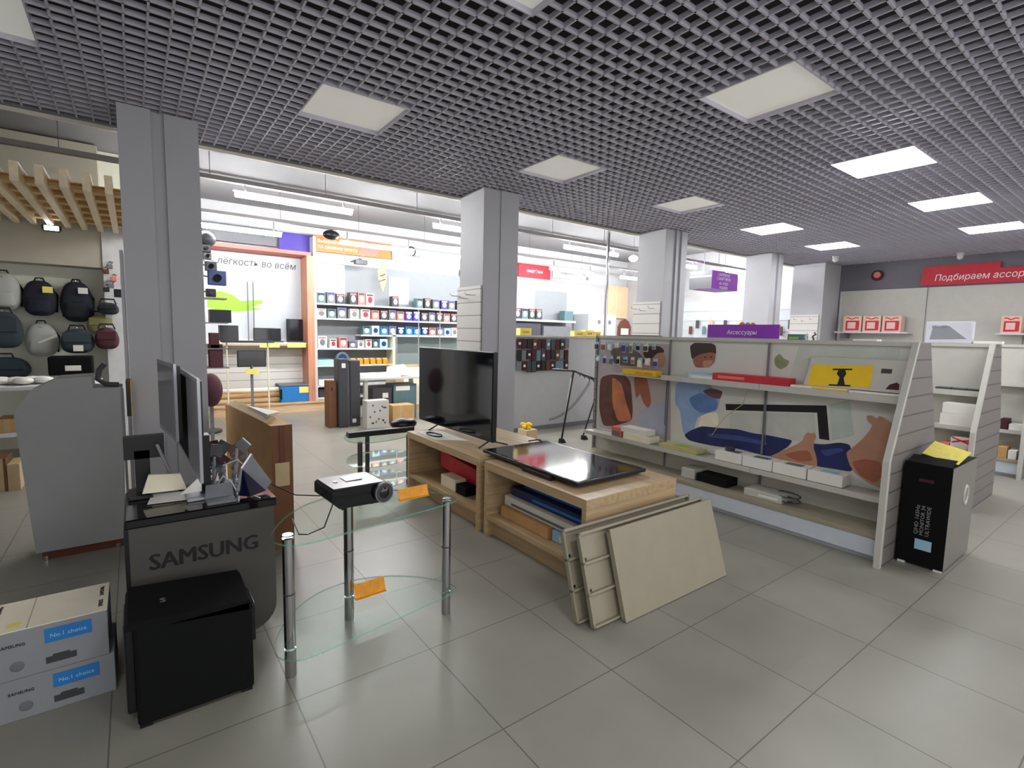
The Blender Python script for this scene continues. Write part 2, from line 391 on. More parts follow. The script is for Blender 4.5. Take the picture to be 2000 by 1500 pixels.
# ---------------------------------------------------------------- back hall: cable trays and tubes
def tray(y, z, x0, x1, lab):
    t = thing('cable_tray', lab, 'cable tray', ((x0+x1)/2, y, z))
    obj('channel', MB().box(x0, x1, y-0.03, y+0.03, z, z+0.045), m_tray, t)
    k = x0+0.55; hs = MB()
    while k < x1:
        obj('hanger', MB().tube([(k, y, z+0.045), (k, y, HB)], 0.004, 5), m_mgrey, t); k += 1.18
tray(6.3, 3.03, -2.2, 11.4, 'long grey cable tray nearest the grille ceiling edge')
tray(8.3, 3.06, 0.1, 11.4, 'long grey cable tray nearer the back shelves')
def tubelamp(x0, x1, y, z, lab, zt):
    t = thing('tube_lamp', lab, 'tube lamp', ((x0+x1)/2, y, z), 'lit tube lamps under the cable trays')
    obj('housing', MB().box(x0, x1, y-0.01, y+0.01, z+0.028, z+0.04), m_white, t)
    obj('tube', MB().tube([(x0+0.02, y, z), (x1-0.02, y, z)], 0.03, 10), m_tube, t, True)
    for q in (x0+0.12, x1-0.12): obj('clip', MB().box(q-0.01, q+0.01, y-0.012, y+0.012, z+0.04, zt), m_mgrey, t)
for k in range(5):
    a = 0.92+2.38*k; tubelamp(a, a+1.3, 6.3, 2.92, 'bright tube lamp under the tray nearest the grille, %s' % ordl(k), 3.03)
for k in range(5):
    a = [0.55, 2.7, 4.9, 7.1, 9.3][k]; tubelamp(a, a+1.3, 8.3, 2.88, 'bright tube lamp under the tray nearer the back shelves, %s' % ordl(k), 3.06)
c = at(1237, 505, Y=6.9); t = thing('round_lamp', 'small round glowing lamp left of the third column', 'lamp', c)
obj('glass_globe', MB().ell(c, 0.09, 0.09, 0.06), m_bulb, t, True); obj('cord', MB().tube([c, Vector((c.x, c.y, HB))], 0.005, 6), m_mgrey, t)
t = thing('support_pole', 'thin chrome pole rising from the gondola row to the ceiling edge', 'pole', (5.55, 5.2, 0))
obj('pole', MB().tube([(5.55, 5.2, 0), (5.55, 5.2, CZ+0.0)], 0.02, 12), m_chrome, t, True)
obj('collar', MB().tube([(5.55, 5.2, 2.55), (5.55, 5.2, 2.63)], 0.03, 12), m_chrome, t, True)
obj('floor_flange', MB().tube([(5.55, 5.2, 0), (5.55, 5.2, 0.02)], 0.06, 14), m_chrome, t, True)
# small black speaker/spot on the tray
t = thing('projector_spot', 'black spotlight hanging under the tray in front of the orange sign', 'spotlight', at(647, 457, Y=8.3))
c = at(647, 459, Y=8.3); obj('body', MB().ell(c, 0.13, 0.08, 0.075), m_black, t, True); obj('bracket', MB().box(c.x-0.015, c.x+0.015, c.y-0.01, c.y+0.01, c.z+0.05, 3.06), m_black, t)
t = thing('projector_spot', 'small black spotlight above the top product shelf', 'spotlight', at(705, 511, Y=9.5))
c = at(705, 511, Y=9.5); obj('body', MB().box(c.x-0.11, c.x+0.11, 9.45, 9.58, c.z-0.05, c.z+0.03), m_black, t); obj('bracket', MB().box(c.x-0.02, c.x+0.02, 9.5, 9.54, c.z+0.03, c.z+0.06).box(c.x-0.02, c.x+0.02, 9.54, 10.02, c.z+0.04, c.z+0.06), m_black, t)

# ---------------------------------------------------------------- wooden lattice canopy at left
t = thing('slatted_canopy', 'hanging canopy of pale ash slats over the bag display', 'ceiling canopy', (-0.4, 6.9, 2.6))
k = 0
xx = -1.42
while xx < 0.3:
    obj('slat', MB().box(xx-0.027, xx+0.027, 5.62, 7.95, 2.6, 2.75), m_lath, t); xx += 0.145
for k in range(6):
    yy = 5.98+0.36*k
    obj('batten', MB().box(-1.5, 0.31, yy-0.06, yy+0.06, 2.655, 2.69), mat('tan_wood_batten', srgb(206, 176, 128), 0.6), t)
for xw in (-1.3, 0.2):
    obj('hanger', MB().tube([(xw, 6.8, 2.7), (xw, 6.8, HB)], 0.006, 6), m_mgrey, t)
obj('backing', MB().box(-1.5, 0.31, 5.86, 7.95, 2.691, 2.70), m_lathd, t)
c = at(101, 447, Y=7.85)
t = thing('flood_lamp', 'small lit flood lamp in a black bracket under the slatted canopy', 'lamp', c)
obj('housing', MB().box(c.x-0.075, c.x+0.075, c.y-0.02, c.y+0.03, c.z-0.03, c.z+0.04, 0.006), m_black, t)
obj('diffuser', MB().box(c.x-0.062, c.x+0.062, c.y-0.024, c.y-0.02, c.z-0.02, c.z+0.03), m_bulb, t)
obj('bracket', MB().box(c.x-0.085, c.x-0.076, c.y, c.y+0.012, c.z-0.01, 2.6).box(c.x+0.076, c.x+0.085, c.y, c.y+0.012, c.z-0.01, 2.6), m_black, t)

# ================================================================ BAG DISPLAY (back left)
def backpack(px0, py0, px1, py1, m, lab, Y=8.1, price=None, pocket=None, kind='backpack', boxy=1.0, stripe=None):
    a = at(px0, py1, Y=Y); b = at(px1, py0, Y=Y); cx = (a.x+b.x)/2; w = (b.x-a.x)/2; z0 = a.z; h = b.z-a.z
    t = thing(kind, lab, 'bag', (cx, Y, z0), 'bags hung on the white display wall')
    bm = bmesh.new(); bmesh.ops.create_uvsphere(bm, u_segments=20, v_segments=14, radius=1)
    for v in bm.verts:
        q = lambda s, p: math.copysign(abs(s)**p, s)
        zz = q(v.co.z, 0.75); xx = q(v.co.x, 0.62); yy = q(v.co.y, 0.7)
        wf = 1.0-0.18*max(0, zz)*boxy
        v.co = Vector((cx+xx*w*wf, Y+yy*0.11, z0+h/2+zz*h/2))
    obj('body', MB().bm(bm), m, t, True)
    dark = m_bag1
    if kind == 'backpack':
        obj('handle', MB().tube([(cx-0.05, Y+0.02, z0+h-0.02), (cx-0.03, Y+0.02, z0+h+0.03), (cx+0.03, Y+0.02, z0+h+0.03), (cx+0.05, Y+0.02, z0+h-0.02)], 0.009, 6), dark, t, True)
        bm = bmesh.new(); bmesh.ops.create_uvsphere(bm, u_segments=16, v_segments=10, radius=1)
        for v in bm.verts:
            q = lambda s, p: math.copysign(abs(s)**p, s)
            v.co = Vector((cx+q(v.co.x, .5)*w*0.72, Y-0.07+q(v.co.y, .6)*0.06, z0+h*0.30+q(v.co.z, .5)*h*0.22))
        obj('front_pocket', MB().bm(bm), pocket or m, t, True)
        for s in (-1, 1): obj('shoulder_strap', MB().tube([(cx+s*w*0.5, Y+0.10, z0+h*0.9), (cx+s*w*0.95, Y+0.09, z0+h*0.6), (cx+s*w*0.85, Y+0.09, z0+h*0.12)], 0.014, 6), dark, t, True)
        obj('zip', MB().tube([(cx+w*0.78*math.cos(u), Y-0.085+0.03*abs(math.cos(u)), z0+h*0.55+h*0.33*math.sin(u)) for u in [math.pi*k/10 for k in range(11)]], 0.005, 5), m_dgrey, t, True)
    else:
        obj('handle', MB().tube([(cx-0.08, Y-0.02, z0+h-0.02), (cx-0.06, Y-0.02, z0+h+0.04), (cx+0.06, Y-0.02, z0+h+0.04), (cx+0.08, Y-0.02, z0+h-0.02)], 0.009, 6), dark, t, True)
        obj('flap', MB().box(cx-w*0.8, cx+w*0.8, Y-0.125, Y-0.10, z0+h*0.45, z0+h*0.85, 0.01), m, t)
    if price:
        pc = at(price[0], price[1], Y=Y-0.14)
        obj('price_tag', MB().box(pc.x-0.045, pc.x+0.045, pc.y-0.003, pc.y, pc.z-0.035, pc.z+0.035), m_py if price[2] else m_paper, t)
    if stripe: obj('stripe', MB().poly([at(x_, y_, Y=Y-0.135) for x_, y_ in stripe], (0, 1, 0), 0.004), m_paper, t)
    obj('wall_hook', MB().tube([(cx, Y+0.0, z0+h+0.015), (cx, 8.3, z0+h+0.03)], 0.006, 6), m_chrome, t)
    return t
backpack(-25, 535, 40, 605, m_bag2, 'pale grey backpack with dark edge, top row at the photo edge', pocket=m_bag2)
backpack(46, 550, 110, 616, m_bag3, 'dark navy backpack with a yellow tag, middle of the top row', price=(93, 566, 1))
backpack(119, 553, 181, 628, m_bag3, 'black glossy backpack with violet sheen, right end of the top row', price=(162, 568, 0), pocket=m_bag1)
backpack(-30, 610, 44, 680, m_bag4, 'slate blue laptop bag in the second row at the photo edge', kind='laptop_bag', Y=7.9)
backpack(50, 632, 113, 696, m_bag2, 'pale grey backpack with a white diagonal stripe, second row', stripe=[(75, 668), (111, 652), (112, 658), (76, 671)])
backpack(119, 643, 184, 690, m_bag4, Y=7.88, lab= 'dark green laptop bag with small white tag, second row', kind='laptop_bag', price=(153, 680, 0))
backpack(-40, 697, 60, 742, m_bag4, 'wide slate laptop bag in the lowest row at the photo edge', kind='laptop_bag')
backpack(170, 616, 226, 652, m_bag5, 'small olive bag right of the top row of backpacks', kind='laptop_bag')
backpack(186, 640, 232, 682, m_maroon, Y=7.86, lab= 'small maroon pouch beside the first column', kind='laptop_bag')
backpack(190, 592, 232, 614, m_bag1, Y=7.86, lab= 'small black camera pouch beside the first column', kind='laptop_bag')
backpack(222, 560, 240, 600, m_bag1, 'narrow black case half hidden by the first column', kind='laptop_bag')
o = obj('equipment_case', MB().box(at(92, 700, Y=7.6).x, at(180, 700, Y=7.6).x, 7.6, 7.9, at(100, 734, Y=7.6).z, at(100, 697, Y=7.6).z, 0.015), m_satin); tag(o, 'long black equipment case with a white sticker above the grey cabinet', 'case')
tag(obj('storage_plinth', MB().box(at(92, 700, Y=7.6).x+0.05, at(180, 700, Y=7.6).x-0.05, 7.62, 7.9, 0, at(100, 734, Y=7.6).z), m_white), 'white plinth under the long black equipment case', 'plinth')
s_ = at(143, 719, Y=7.6); obj('sticker', MB().box(s_.x-0.07, s_.x+0.07, 7.597, 7.6, s_.z-0.03, s_.z+0.03), m_paper, o)
for i, (px, py, m_) in enumerate([(207, 530, m_brown), (214, 520, m_mgrey), (222, 545, m_redl), (208, 565, m_black), (217, 558, m_mgrey)]):
    c = at(px, py, Y=7.9); t = thing('action_camera_mount', '%s clip mount dangling on the white post, %s from the top' % (['brown', 'grey', 'pink', 'black', 'pale grey'][i], ['second', 'first', 'third', 'lowest', 'fourth'][i]), 'accessory', c)
    obj('clamp', MB().box(c.x-0.03, c.x+0.03, c.y-0.03, c.y+0.03, c.z-0.03, c.z+0.02, 0.008), m_, t); obj('arm', MB().tube([c, c+Vector((0.03, 0.02, 0.05)), c+Vector((0.0, 0.08, 0.06))], 0.008, 6), m_, t)

# shelf under bags and clutter at far left
t = thing('low_display_shelf', 'low white shelf with goods behind the grey cabinet', 'shelf', (-1.2, 7.2, 0))
zt = at(20, 757, Y=6.6).z
obj('top', MB().box(-2.0, -0.3, 6.6, 7.4, zt-0.03, zt), m_white, t); obj('lower_shelf', MB().box(-2.0, -0.3, 6.6, 7.4, 0.42, 0.45), m_white, t)
for q in (-1.98, -0.32): obj('side_panel', MB().box(q-0.015, q+0.015, 6.62, 7.4, 0, zt-0.03), m_white, t)
random.seed(3)
for k, (px, py, lab) in enumerate([(20, 742, 'crumpled white plastic packs heaped on the low shelf'), (64, 745, 'white wrapped pack on the low shelf near the grey cabinet')]):
    c = at(px, py+6, Y=6.9); m = MB()
    for q in range(6): m.ell((c.x+random.uniform(-.14, .14), c.y+random.uniform(-.1, .1), zt+0.035+0.01*random.random()), 0.08, 0.07, 0.035, 8, 6)
    o = obj('plastic_pack', m, m_paper, None, True); tag(o, lab, 'packaging')
for k, (px0, px1, z0, z1, m_, lab) in enumerate([(-10, 14, 0.0, 0.30, m_cardd, 'dark brown carton on the floor at the left photo edge'), (15, 40, 0.0, 0.24, m_card2, 'pale carton on the floor behind the grey cabinet'), (0, 38, 0.45, 0.58, m_cardb, 'brown carton on the lower shelf behind the grey cabinet'), ]):
    a = at(px0, 880, Y=6.3 if z0 == 0 else 6.75).x; b = at(px1, 880, Y=6.3 if z0 == 0 else 6.75).x; yy = 6.2 if z0 == 0 else 6.7
    o = obj('cardboard_box', MB().box(a, b, yy, yy+0.3, z0, z1, 0.004), m_); tag(o, lab, 'box')
    obj('tape', MB().box((a+b)/2-0.02, (a+b)/2+0.02, yy-0.002, yy, z0, z1), m_card2, o)

# ================================================================ GREY CABINET
t = thing('service_cabinet', 'tall plain grey laminate cabinet with a sloped upper left corner', 'cabinet', (-0.33, 4.4, 0))
P = [(-0.545, 0.06), (-0.10, 0.06), (-0.075, 1.085), (-0.225, 1.09), (-0.228, 1.165), (-0.40, 1.155), (-0.52, 1.085), (-0.60, 0.95)]
obj('body', MB().poly([(a, 4.22, b) for a, b in P], (0, 1, 0), 0.3), m_cab, t)
obj('plinth', MB().box(-0.52, -0.11, 4.25, 4.5, 0, 0.06), m_brown, t)
obj('edge_strip', MB().box(-0.08, -0.066, 4.215, 4.225, 0.3, 1.08), m_mgrey, t)
for q in (-0.5, -0.14): obj('foot', MB().tube([(q, 4.24, 0), (q, 4.24, 0.03)], 0.015, 10), m_chrome, t)
o = obj('cable_tool', MB().tube([(-0.16, 4.3, 1.24), (-0.19, 4.3, 1.2), (-0.2, 4.3, 1.14), (-0.16, 4.3, 1.105), (-0.09, 4.3, 1.10)], 0.016, 8), m_dgrey, None, True); tag(o, 'bent black hose end lying on the right of the grey cabinet', 'hose')
o = obj('picture_frame', MB().box(-0.055, -0.03, 4.3, 4.5, 0.88, 1.12), m_black); tag(o, 'thin dark frame standing between grey cabinet and first column', 'frame'); obj('gilt_edge', MB().box(-0.03, -0.025, 4.3, 4.5, 0.88, 1.12), m_amber, o)

# ================================================================ SAMSUNG COUNTER
t = thing('display_counter', 'dark grey display counter with SAMSUNG lettering and a glossy black top', 'counter', (0.23, 2.78, 0))
x0, x1, y0, y1, zt = -0.055, 0.53, 2.62, 3.02, 0.68
b = [(x0, 0.03), (0.40, 0.03)]+[(0.40+0.12*math.sin(a), 0.15-0.12*math.cos(a)) for a in [math.pi/2*k/6 for k in range(1, 7)]]+[(x1-0.012, 0.64), (x0, 0.64)]
obj('body', MB().poly([(a, y0, z) for a, z in b], (0, 1, 0), y1-y0), m_samsung, t)
obj('plinth', MB().box(x0+0.03, 0.38, y0+0.04, y1-0.04, 0, 0.03), m_black, t)
obj('top_board', MB().box(x0-0.008, x1, y0-0.01, y1+0.05, 0.64, zt, 0.006), m_gloss, t)
obj('side_trim', MB().box(x0-0.012, x0+0.004, y0-0.004, y1, 0.03, 0.64), m_black, t)
text('lettering', 'SAMSUNG', ((at(295, 1105, Y=2.615).x+at(503, 1060, Y=2.615).x)/2, 2.6185, 0.472), RX, UZ, 0.10, m_leg, t, width=at(503, 1060, Y=2.615).x-at(293, 1105, Y=2.615).x, bold=0.0028)

# monitors seen almost edge on
def monitor(n, p_near, p_far, z0, z1, lab, th=0.035, scr=m_mgrey):
    a = Vector((p_near[0], p_near[1], 0)); b = Vector((p_far[0], p_far[1], 0)); d = (b-a).normalized(); nrm = Vector((-d.y, d.x, 0))  # screen normal to the left
    L = (b-a).length; t = thing(n, lab, 'monitor', ((a.x+b.x)/2, (a.y+b.y)/2, z0))
    def slab(s0, s1, n0, n1, q0, q1): return MB().poly([a+d*s0+nrm*n0+Vector((0, 0, q0)), a+d*s1+nrm*n0+Vector((0, 0, q0)), a+d*s1+nrm*n0+Vector((0, 0, q1)), a+d*s0+nrm*n0+Vector((0, 0, q1))], nrm, n1-n0)
    obj('back_shell', slab(0.012, L-0.012, -th, -0.012, z0+0.012, z1-0.012), m_black, t)
    fr = slab(0, L, -0.012, 0, z0, z1); obj('bezel', fr, m_silver, t)
    obj('screen', slab(0.02, L-0.02, 0.0, 0.002, z0+0.02, z1-0.02), scr, t)
    return t, a, b, d, nrm
t, a, b, d, nrm = monitor('monitor', (0.215, 2.60), (0.188, 3.70), 0.80, 1.27, 'thin monitor with silver edges standing side-on at the front of the dark counter', th=0.02, scr=mat('satin_grey_screen', srgb(120, 120, 128), 0.25, var=0.03))
obj('dark_reflection_strip', MB().poly([a+d*0.42-nrm*-0.0021+Vector((0, 0, 0.825)), b-d*0.03+nrm*0.0021+Vector((0, 0, 0.825)), b-d*0.03+nrm*0.0021+Vector((0, 0, 1.245)), a+d*0.42+nrm*0.0021+Vector((0, 0, 1.245))], nrm, 0.0006), m_satin, t)  # dark reflection on the far part of the screen, painted as a black strip
obj('stand_neck', MB().box(0.235, 0.275, 2.80, 2.88, 0.695, 0.98), m_black, t)
obj('stand_base', MB().box(0.17, 0.33, 2.74, 2.94, 0.68, 0.695, 0.004), m_silver, t)
t, a, b, d, nrm = monitor('monitor', (0.150, 2.96), (0.100, 3.45), 0.93, 1.315, 'second monitor with dark frame behind the side-on silver monitor', th=0.03, scr=mat('satin_grey_screen', (0, 0, 0)))
c = (a+b)/2-nrm*0.03
obj('wall_bracket', MB().box(-0.06, 0.10, 2.98, 3.03, 0.86, 0.97), m_black, t)
obj('stand_neck', MB().box(-0.02, 0.04, 2.98, 3.04, 0.70, 0.90), m_black, t)
obj('strut', MB().tube([(0.07, 2.95, 0.93), (0.14, 2.93, 0.72)], 0.008, 8), m_silver, t)
obj('stand_base', MB().box(-0.05, 0.045, 2.9, 3.06, 0.68, 0.70, 0.004), m_black, t)
# papers, tablets and small stuff on the counter
def sheet(name, pts, lab, cat, m, th=0.002):
    o = obj(name, MB().poly(pts, (0, 0, 1), th), m); return tag(o, lab, cat)
sheet('paper_sheet', [(0.02, 2.80, 0.683), (0.20, 2.78, 0.683), (0.20, 2.93, 0.683), (0.04, 2.95, 0.683)], 'white paper sheet lying under the monitor on the dark counter', 'paper', m_paper)
o = obj('paper_roll', MB().poly([at(278, 965, Y=2.86), at(365, 955, Y=2.86), at(352, 925, Y=2.86), at(290, 928, Y=2.86)], (0, 1, 0), 0.02), m_cream); tag(o, 'cream paper packet standing beneath the black monitor stand', 'paper')
o = obj('folded_leaflet', MB().poly([at(352, 966, Y=2.8), at(402, 958, Y=2.8), at(400, 935, Y=2.8), at(393, 928, Y=2.8)], (0, 1, 0), 0.004), m_paper); tag(o, 'curled white leaflet in front of the silver monitor', 'paper')
t = thing('tablet', 'dark blue tablet with grey back leaning at the right of the counter', 'tablet', (0.46, 2.75, 0.68))
q = [at(438, 938, Y=2.72), at(463, 915, Y=2.76), at(515, 972, Y=2.70), at(452, 985, Y=2.66)]
P1, P2, P3, P4 = Vector((0.375, 2.70, 0.69)), Vector((0.405, 2.78, 0.80)), Vector((0.50, 2.72, 0.69)), Vector((0.42, 2.655, 0.69))
obj('screen', MB().poly([P1, P2, P3, P4], (0.2, -1, 0.2), 0.006), mat('deep_blue_screen', srgb(16, 18, 46), 0.15, var=0.1), t)
obj('rear_cover', MB().poly([P2, Vector((0.455, 2.80, 0.86)), Vector((0.535, 2.75, 0.72)), P3], (0, 1, 0.2), 0.01), m_mgrey, t)
obj('edge_bar', MB().tube([P1+Vector((0, 0, 0.02)), P2, Vector((0.455, 2.80, 0.865))], 0.008, 6), m_silver, t)
random.seed(11)
cl = [(m_dgrey, 'black'), (m_maroon, 'maroon'), (m_silver, 'silver'), (m_teal, 'teal'), (m_black, 'glossy black'), (m_brown, 'brown')]
for k in range(9):
    c = Vector((0.30+0.05*(k % 3)+random.uniform(-.01, .01), 2.93+0.06*(k//3), 0.68)); h = [0.2, 0.16, 0.24, 0.13, 0.22, 0.18, 0.1, 0.2, 0.15][k]
    if k % 3 == 1: c.z = 0.68
    lean = Vector((random.uniform(-.03, .05), random.uniform(-.02, .03), 0))
    t = thing('phone_display_stand', '%s handset on a short display post, %s of the clutter behind the tablet' % (cl[k % 6][1], ['near left', 'near middle', 'near right', 'centre left', 'centre', 'centre right', 'far left', 'far middle', 'far right'][k]), 'phone', c)
    obj('post', MB().tube([c, c+Vector((0, 0, h*0.8))+lean*0.5], 0.008, 8), m_silver, t)
    u = c+Vector((0, 0, h*0.8))+lean
    bm = MB(); bm.box(-0.03, 0.03, -0.005, 0.005, -0.01, 0.06, 0.004)
    R = Matrix.Rotation(random.uniform(-.8, .8), 3, 'Z') @ Matrix.Rotation(random.uniform(-.9, .3), 3, 'X') @ Matrix.Rotation(random.uniform(-.9, .9), 3, 'Y')
    bm.v = [tuple(u+R @ Vector(v)) for v in bm.v]; obj('handset', bm, cl[k % 6][0], t)
    obj('coiled_lead', MB().tube([c+Vector((0.012*math.cos(a), 0.012*math.sin(a), 0.01+h*0.7*a/18)) for a in range(0, 19)], 0.0025, 4), m_mgrey, t)
for k, pts in enumerate([[(0.30, 2.86, 0.70), (0.33, 2.84, 0.76), (0.36, 2.78, 0.74), (0.38, 2.70, 0.69), (0.37, 2.64, 0.684)], [(0.34, 2.9, 0.80), (0.40, 2.86, 0.83), (0.43, 2.80, 0.80), (0.42, 2.72, 0.69), (0.46, 2.63, 0.684)]]):
    o = obj('charging_cable', MB().tube(pts, 0.003, 6), m_paper, None, True); tag(o, ['thin white cable looping beside the leaflet on the counter', 'thin white cable curling in front of the dark blue tablet'][k], 'cable')
t = thing('gadget_case', 'flat clear-lidded gadget case lying on the front of the counter top', 'case', (0.3, 2.68, 0.68))
obj('tray', MB().box(0.24, 0.36, 2.64, 2.72, 0.68, 0.692, 0.003), m_mgrey, t); obj('lid', MB().poly([(0.24, 2.72, 0.692), (0.36, 2.72, 0.692), (0.36, 2.78, 0.74), (0.25, 2.78, 0.74)], (0, 1, 0), 0.003), m_silver, t)

# black textured case in front of the counter
t = thing('black_speaker_case', 'large matte black case with a slightly domed lid on the floor by the dark counter', 'case', (0.14, 2.35, 0))
obj('body', MB().box(-0.045, 0.345, 2.2, 2.50, 0.02, 0.40, 0.012), m_satin, t)
obj('lid', MB().poly([(-0.07, 2.2, 0.40), (0.345, 2.2, 0.36), (0.345, 2.2, 0.385), (0.335, 2.2, 0.40), (-0.06, 2.2, 0.43)], (0, 1, 0), 0.32), m_satin, t)
obj('latch', MB().box(0.342, 0.362, 2.24, 2.40, 0.20, 0.36, 0.004), m_black, t)
obj('corner_guard', MB().box(-0.075, -0.04, 2.25, 2.45, 0.05, 0.40, 0.008), m_black, t)
for q in (-0.02, 0.32): obj('foot', MB().box(q-0.02, q+0.02, 2.22, 2.26, 0, 0.02), m_black, t); 
for q in (-0.02, 0.32): obj('foot', MB().box(q-0.02, q+0.02, 2.44, 2.48, 0, 0.02), m_black, t)
text('lettering', 'S', (0.05, 2.32, 0.433), RX, UY, 0.05, m_mgrey, t)

# boxes with SAMSUNG marks
def sbox(z0, z1, x1, y0, lab, top=False):
    x0 = -0.62
    t = thing('printer_supply_box', lab, 'box', ((x0+x1)/2, y0+0.13, z0))
    obj('carton', MB().box(x0, x1, y0, y0+0.27, z0, z1, 0.003), mat('silver_grey_carton', srgb(140, 142, 146), 0.6, var=0.04), t)
    w = 0.105
    obj('blue_label', MB().box(x1-0.19, x1-0.05, y0-0.002, y0, z1-0.075, z1-0.02), m_blue, t)
    text('label_lettering', 'No.1 choice', (x1-0.12, y0-0.0028, z1-0.05), RX, UZ, 0.022, m_lblue, t)
    obj('product_picture', MB().box(x1-0.19, x1-0.10, y0-0.002, y0, z0+0.03, z0+0.055).box(x1-0.17, x1-0.12, y0-0.002, y0, z0+0.055, z0+0.062), m_dgrey, t)
    obj('icon', MB().ell((x1-0.27, y0-0.001, z0+0.05), 0.022, 0.003, 0.02, 10, 6), m_mgrey, t); obj('icon', MB().ell((x1-0.38, y0-0.001, z0+0.05), 0.012, 0.003, 0.012, 8, 6), m_mgrey, t)
    text('side_lettering', 'SAMSUNG', (x1-0.28, y0-0.0025, z1-0.055), RX, UZ, 0.016, m_leg, t)
    if top:
        obj('top_cover', MB().box(x0, x1, y0, y0+0.27, z1, z1+0.003), m_cream, t)
        text('top_lettering', 'SAMSUNG', (x1-0.022, y0+0.19, z1+0.004), (0, 1, 0), (-1, 0, 0), 0.02, m_leg, t)
        text('top_lettering', 'XPRESS', (x1-0.022, y0+0.07, z1+0.004), (0, 1, 0), (-1, 0, 0), 0.02, m_leg, t)
        text('top_lettering', 'SAMSUNG', (x1-0.34, y0+0.19, z1+0.004), (0, 1, 0), (-1, 0, 0), 0.024, m_leg, t)
        obj('seam', MB().box(x1-0.24, x1-0.236, y0, y0+0.27, z1+0.003, z1+0.0035), m_card2, t)
        obj('yellow_mark', MB().box(x1-0.3, x1-0.26, y0+0.03, y0+0.07, z1+0.003, z1+0.0036), m_py, t)
    return t
sbox(0.0, 0.165, -0.115, 2.53, 'grey printer carton with blue label, lower of the two at the left edge')
sbox(0.167, 0.355, -0.13, 2.525, 'grey printer carton with cream top marked SAMSUNG, upper of the two', True)

# tall cardboard carton behind the counter
t = thing('tall_tv_carton', 'tall narrow brown cardboard carton standing open behind the dark counter', 'box', (0.7, 4.1, 0))
ax, ay, bx, by = 0.705, 3.6, 0.60, 4.85
zc = 0.855
obj('body', MB().add([(ax, ay, 0), (ax+0.135, ay+0.01, 0), (bx+0.135, by, 0), (bx, by, 0), (ax, ay, zc), (ax+0.135, ay+0.01, zc), (bx+0.135, by, zc), (bx, by, zc)], [(0, 3, 2, 1), (4, 5, 6, 7), (3, 0, 4, 7), (1, 2, 6, 5), (2, 3, 7, 6)]).m(1).add([(ax, ay, 0), (ax+0.135, ay+0.01, 0), (ax+0.135, ay+0.01, zc), (ax, ay, zc)], [(0, 1, 2, 3)]), [m_cardb, m_cardd], t)
obj('tape', MB().box(ax+0.05, ax+0.085, ay-0.001, ay+0.004, 0.5, zc), m_brown, t)
obj('shipping_label', MB().box(ax+0.02, ax+0.11, ay-0.002, ay+0.004, 0.44, 0.6), m_card2, t)
obj('flap', MB().poly([(ax-0.01, ay+0.1, zc+0.002), (bx+0.01, by-0.1, zc+0.002), (bx+0.06, by-0.1, zc+0.035), (ax+0.05, ay+0.1, zc+0.035)], (0, 0, 1), 0.004), m_card2, t)
obj('torn_paper', MB().poly([(ax-0.012, ay+0.25, zc-0.05), (ax+0.02, ay+0.2, zc+0.045), (ax+0.12, ay+0.3, zc+0.045), (ax-0.02, ay+0.75, zc+0.04)], (0, 0, 1), 0.003), m_paper, t)

# ================================================================ GLASS TABLE
t = thing('glass_table', 'rounded clear glass table on chrome tube legs holding the projector', 'table', (0.85, 2.35, 0))
zt = 0.62
outline = []
A0 = (0.475, 2.115); A1 = (1.335, 2.20)
pts = [(0.44, 2.14), (0.52, 2.09), (0.70, 2.12), (1.0, 2.17), (1.26, 2.21), (1.335, 2.24), (1.345, 2.30), (1.30, 2.40), (1.20, 2.52), (1.05, 2.62), (0.88, 2.66), (0.70, 2.62), (0.56, 2.50), (0.47, 2.36), (0.42, 2.23)]
def shrink(ps, k):
    cx = sum(p[0] for p in ps)/len(ps); cy = sum(p[1] for p in ps)/len(ps); return [(cx+(p[0]-cx)*k, cy+(p[1]-cy)*k) for p in ps]
def plate(ps, z0, z1): 
    m = MB(); k = len(ps); m.add([(x, y, z0) for x, y in ps]+[(x, y, z1) for x, y in ps], [tuple(range(k)), tuple(range(2*k-1, k-1, -1))])
    m.m(1).add([(x, y, z0) for x, y in ps]+[(x, y, z1) for x, y in ps], [(i, i+k, (i+1) % k+k, (i+1) % k) for i in range(k)]); return m
def smoothpts(ps, it=2, w=0.25):
    for _ in range(it):
        q = []
        for i in range(len(ps)):
            a, b = ps[i], ps[(i+1) % len(ps)]; q += [(a[0]*(1-w)+b[0]*w, a[1]*(1-w)+b[1]*w), (a[0]*w+b[0]*(1-w), a[1]*w+b[1]*(1-w))]
        ps = q
    return ps
pts = smoothpts(pts)
obj('glass_top', plate(pts, zt, zt+0.009), [m_glass, m_glassedge], t)
obj('lower_glass_shelf', plate(shrink(pts, 1.0), 0.125, 0.133), [m_glass, m_glassedge], t)
for (lx, ly) in ((0.49, 2.22), (0.845, 2.51), (1.285, 2.275)):
    lg = obj('leg', MB().tube([(lx, ly, 0.0), (lx, ly, 0.124)], 0.024, 16).tube([(lx, ly, 0.134), (lx, ly, zt-0.001)], 0.024, 16), m_chrome, t, True)
    obj('collar', MB().tube([(lx, ly, 0.37), (lx, ly, 0.376)], 0.0255, 16), m_dgrey, lg, True)
    obj('cap', MB().tube([(lx, ly, zt+0.009), (lx, ly, zt+0.014)], 0.022, 16), m_chrome, lg, True)
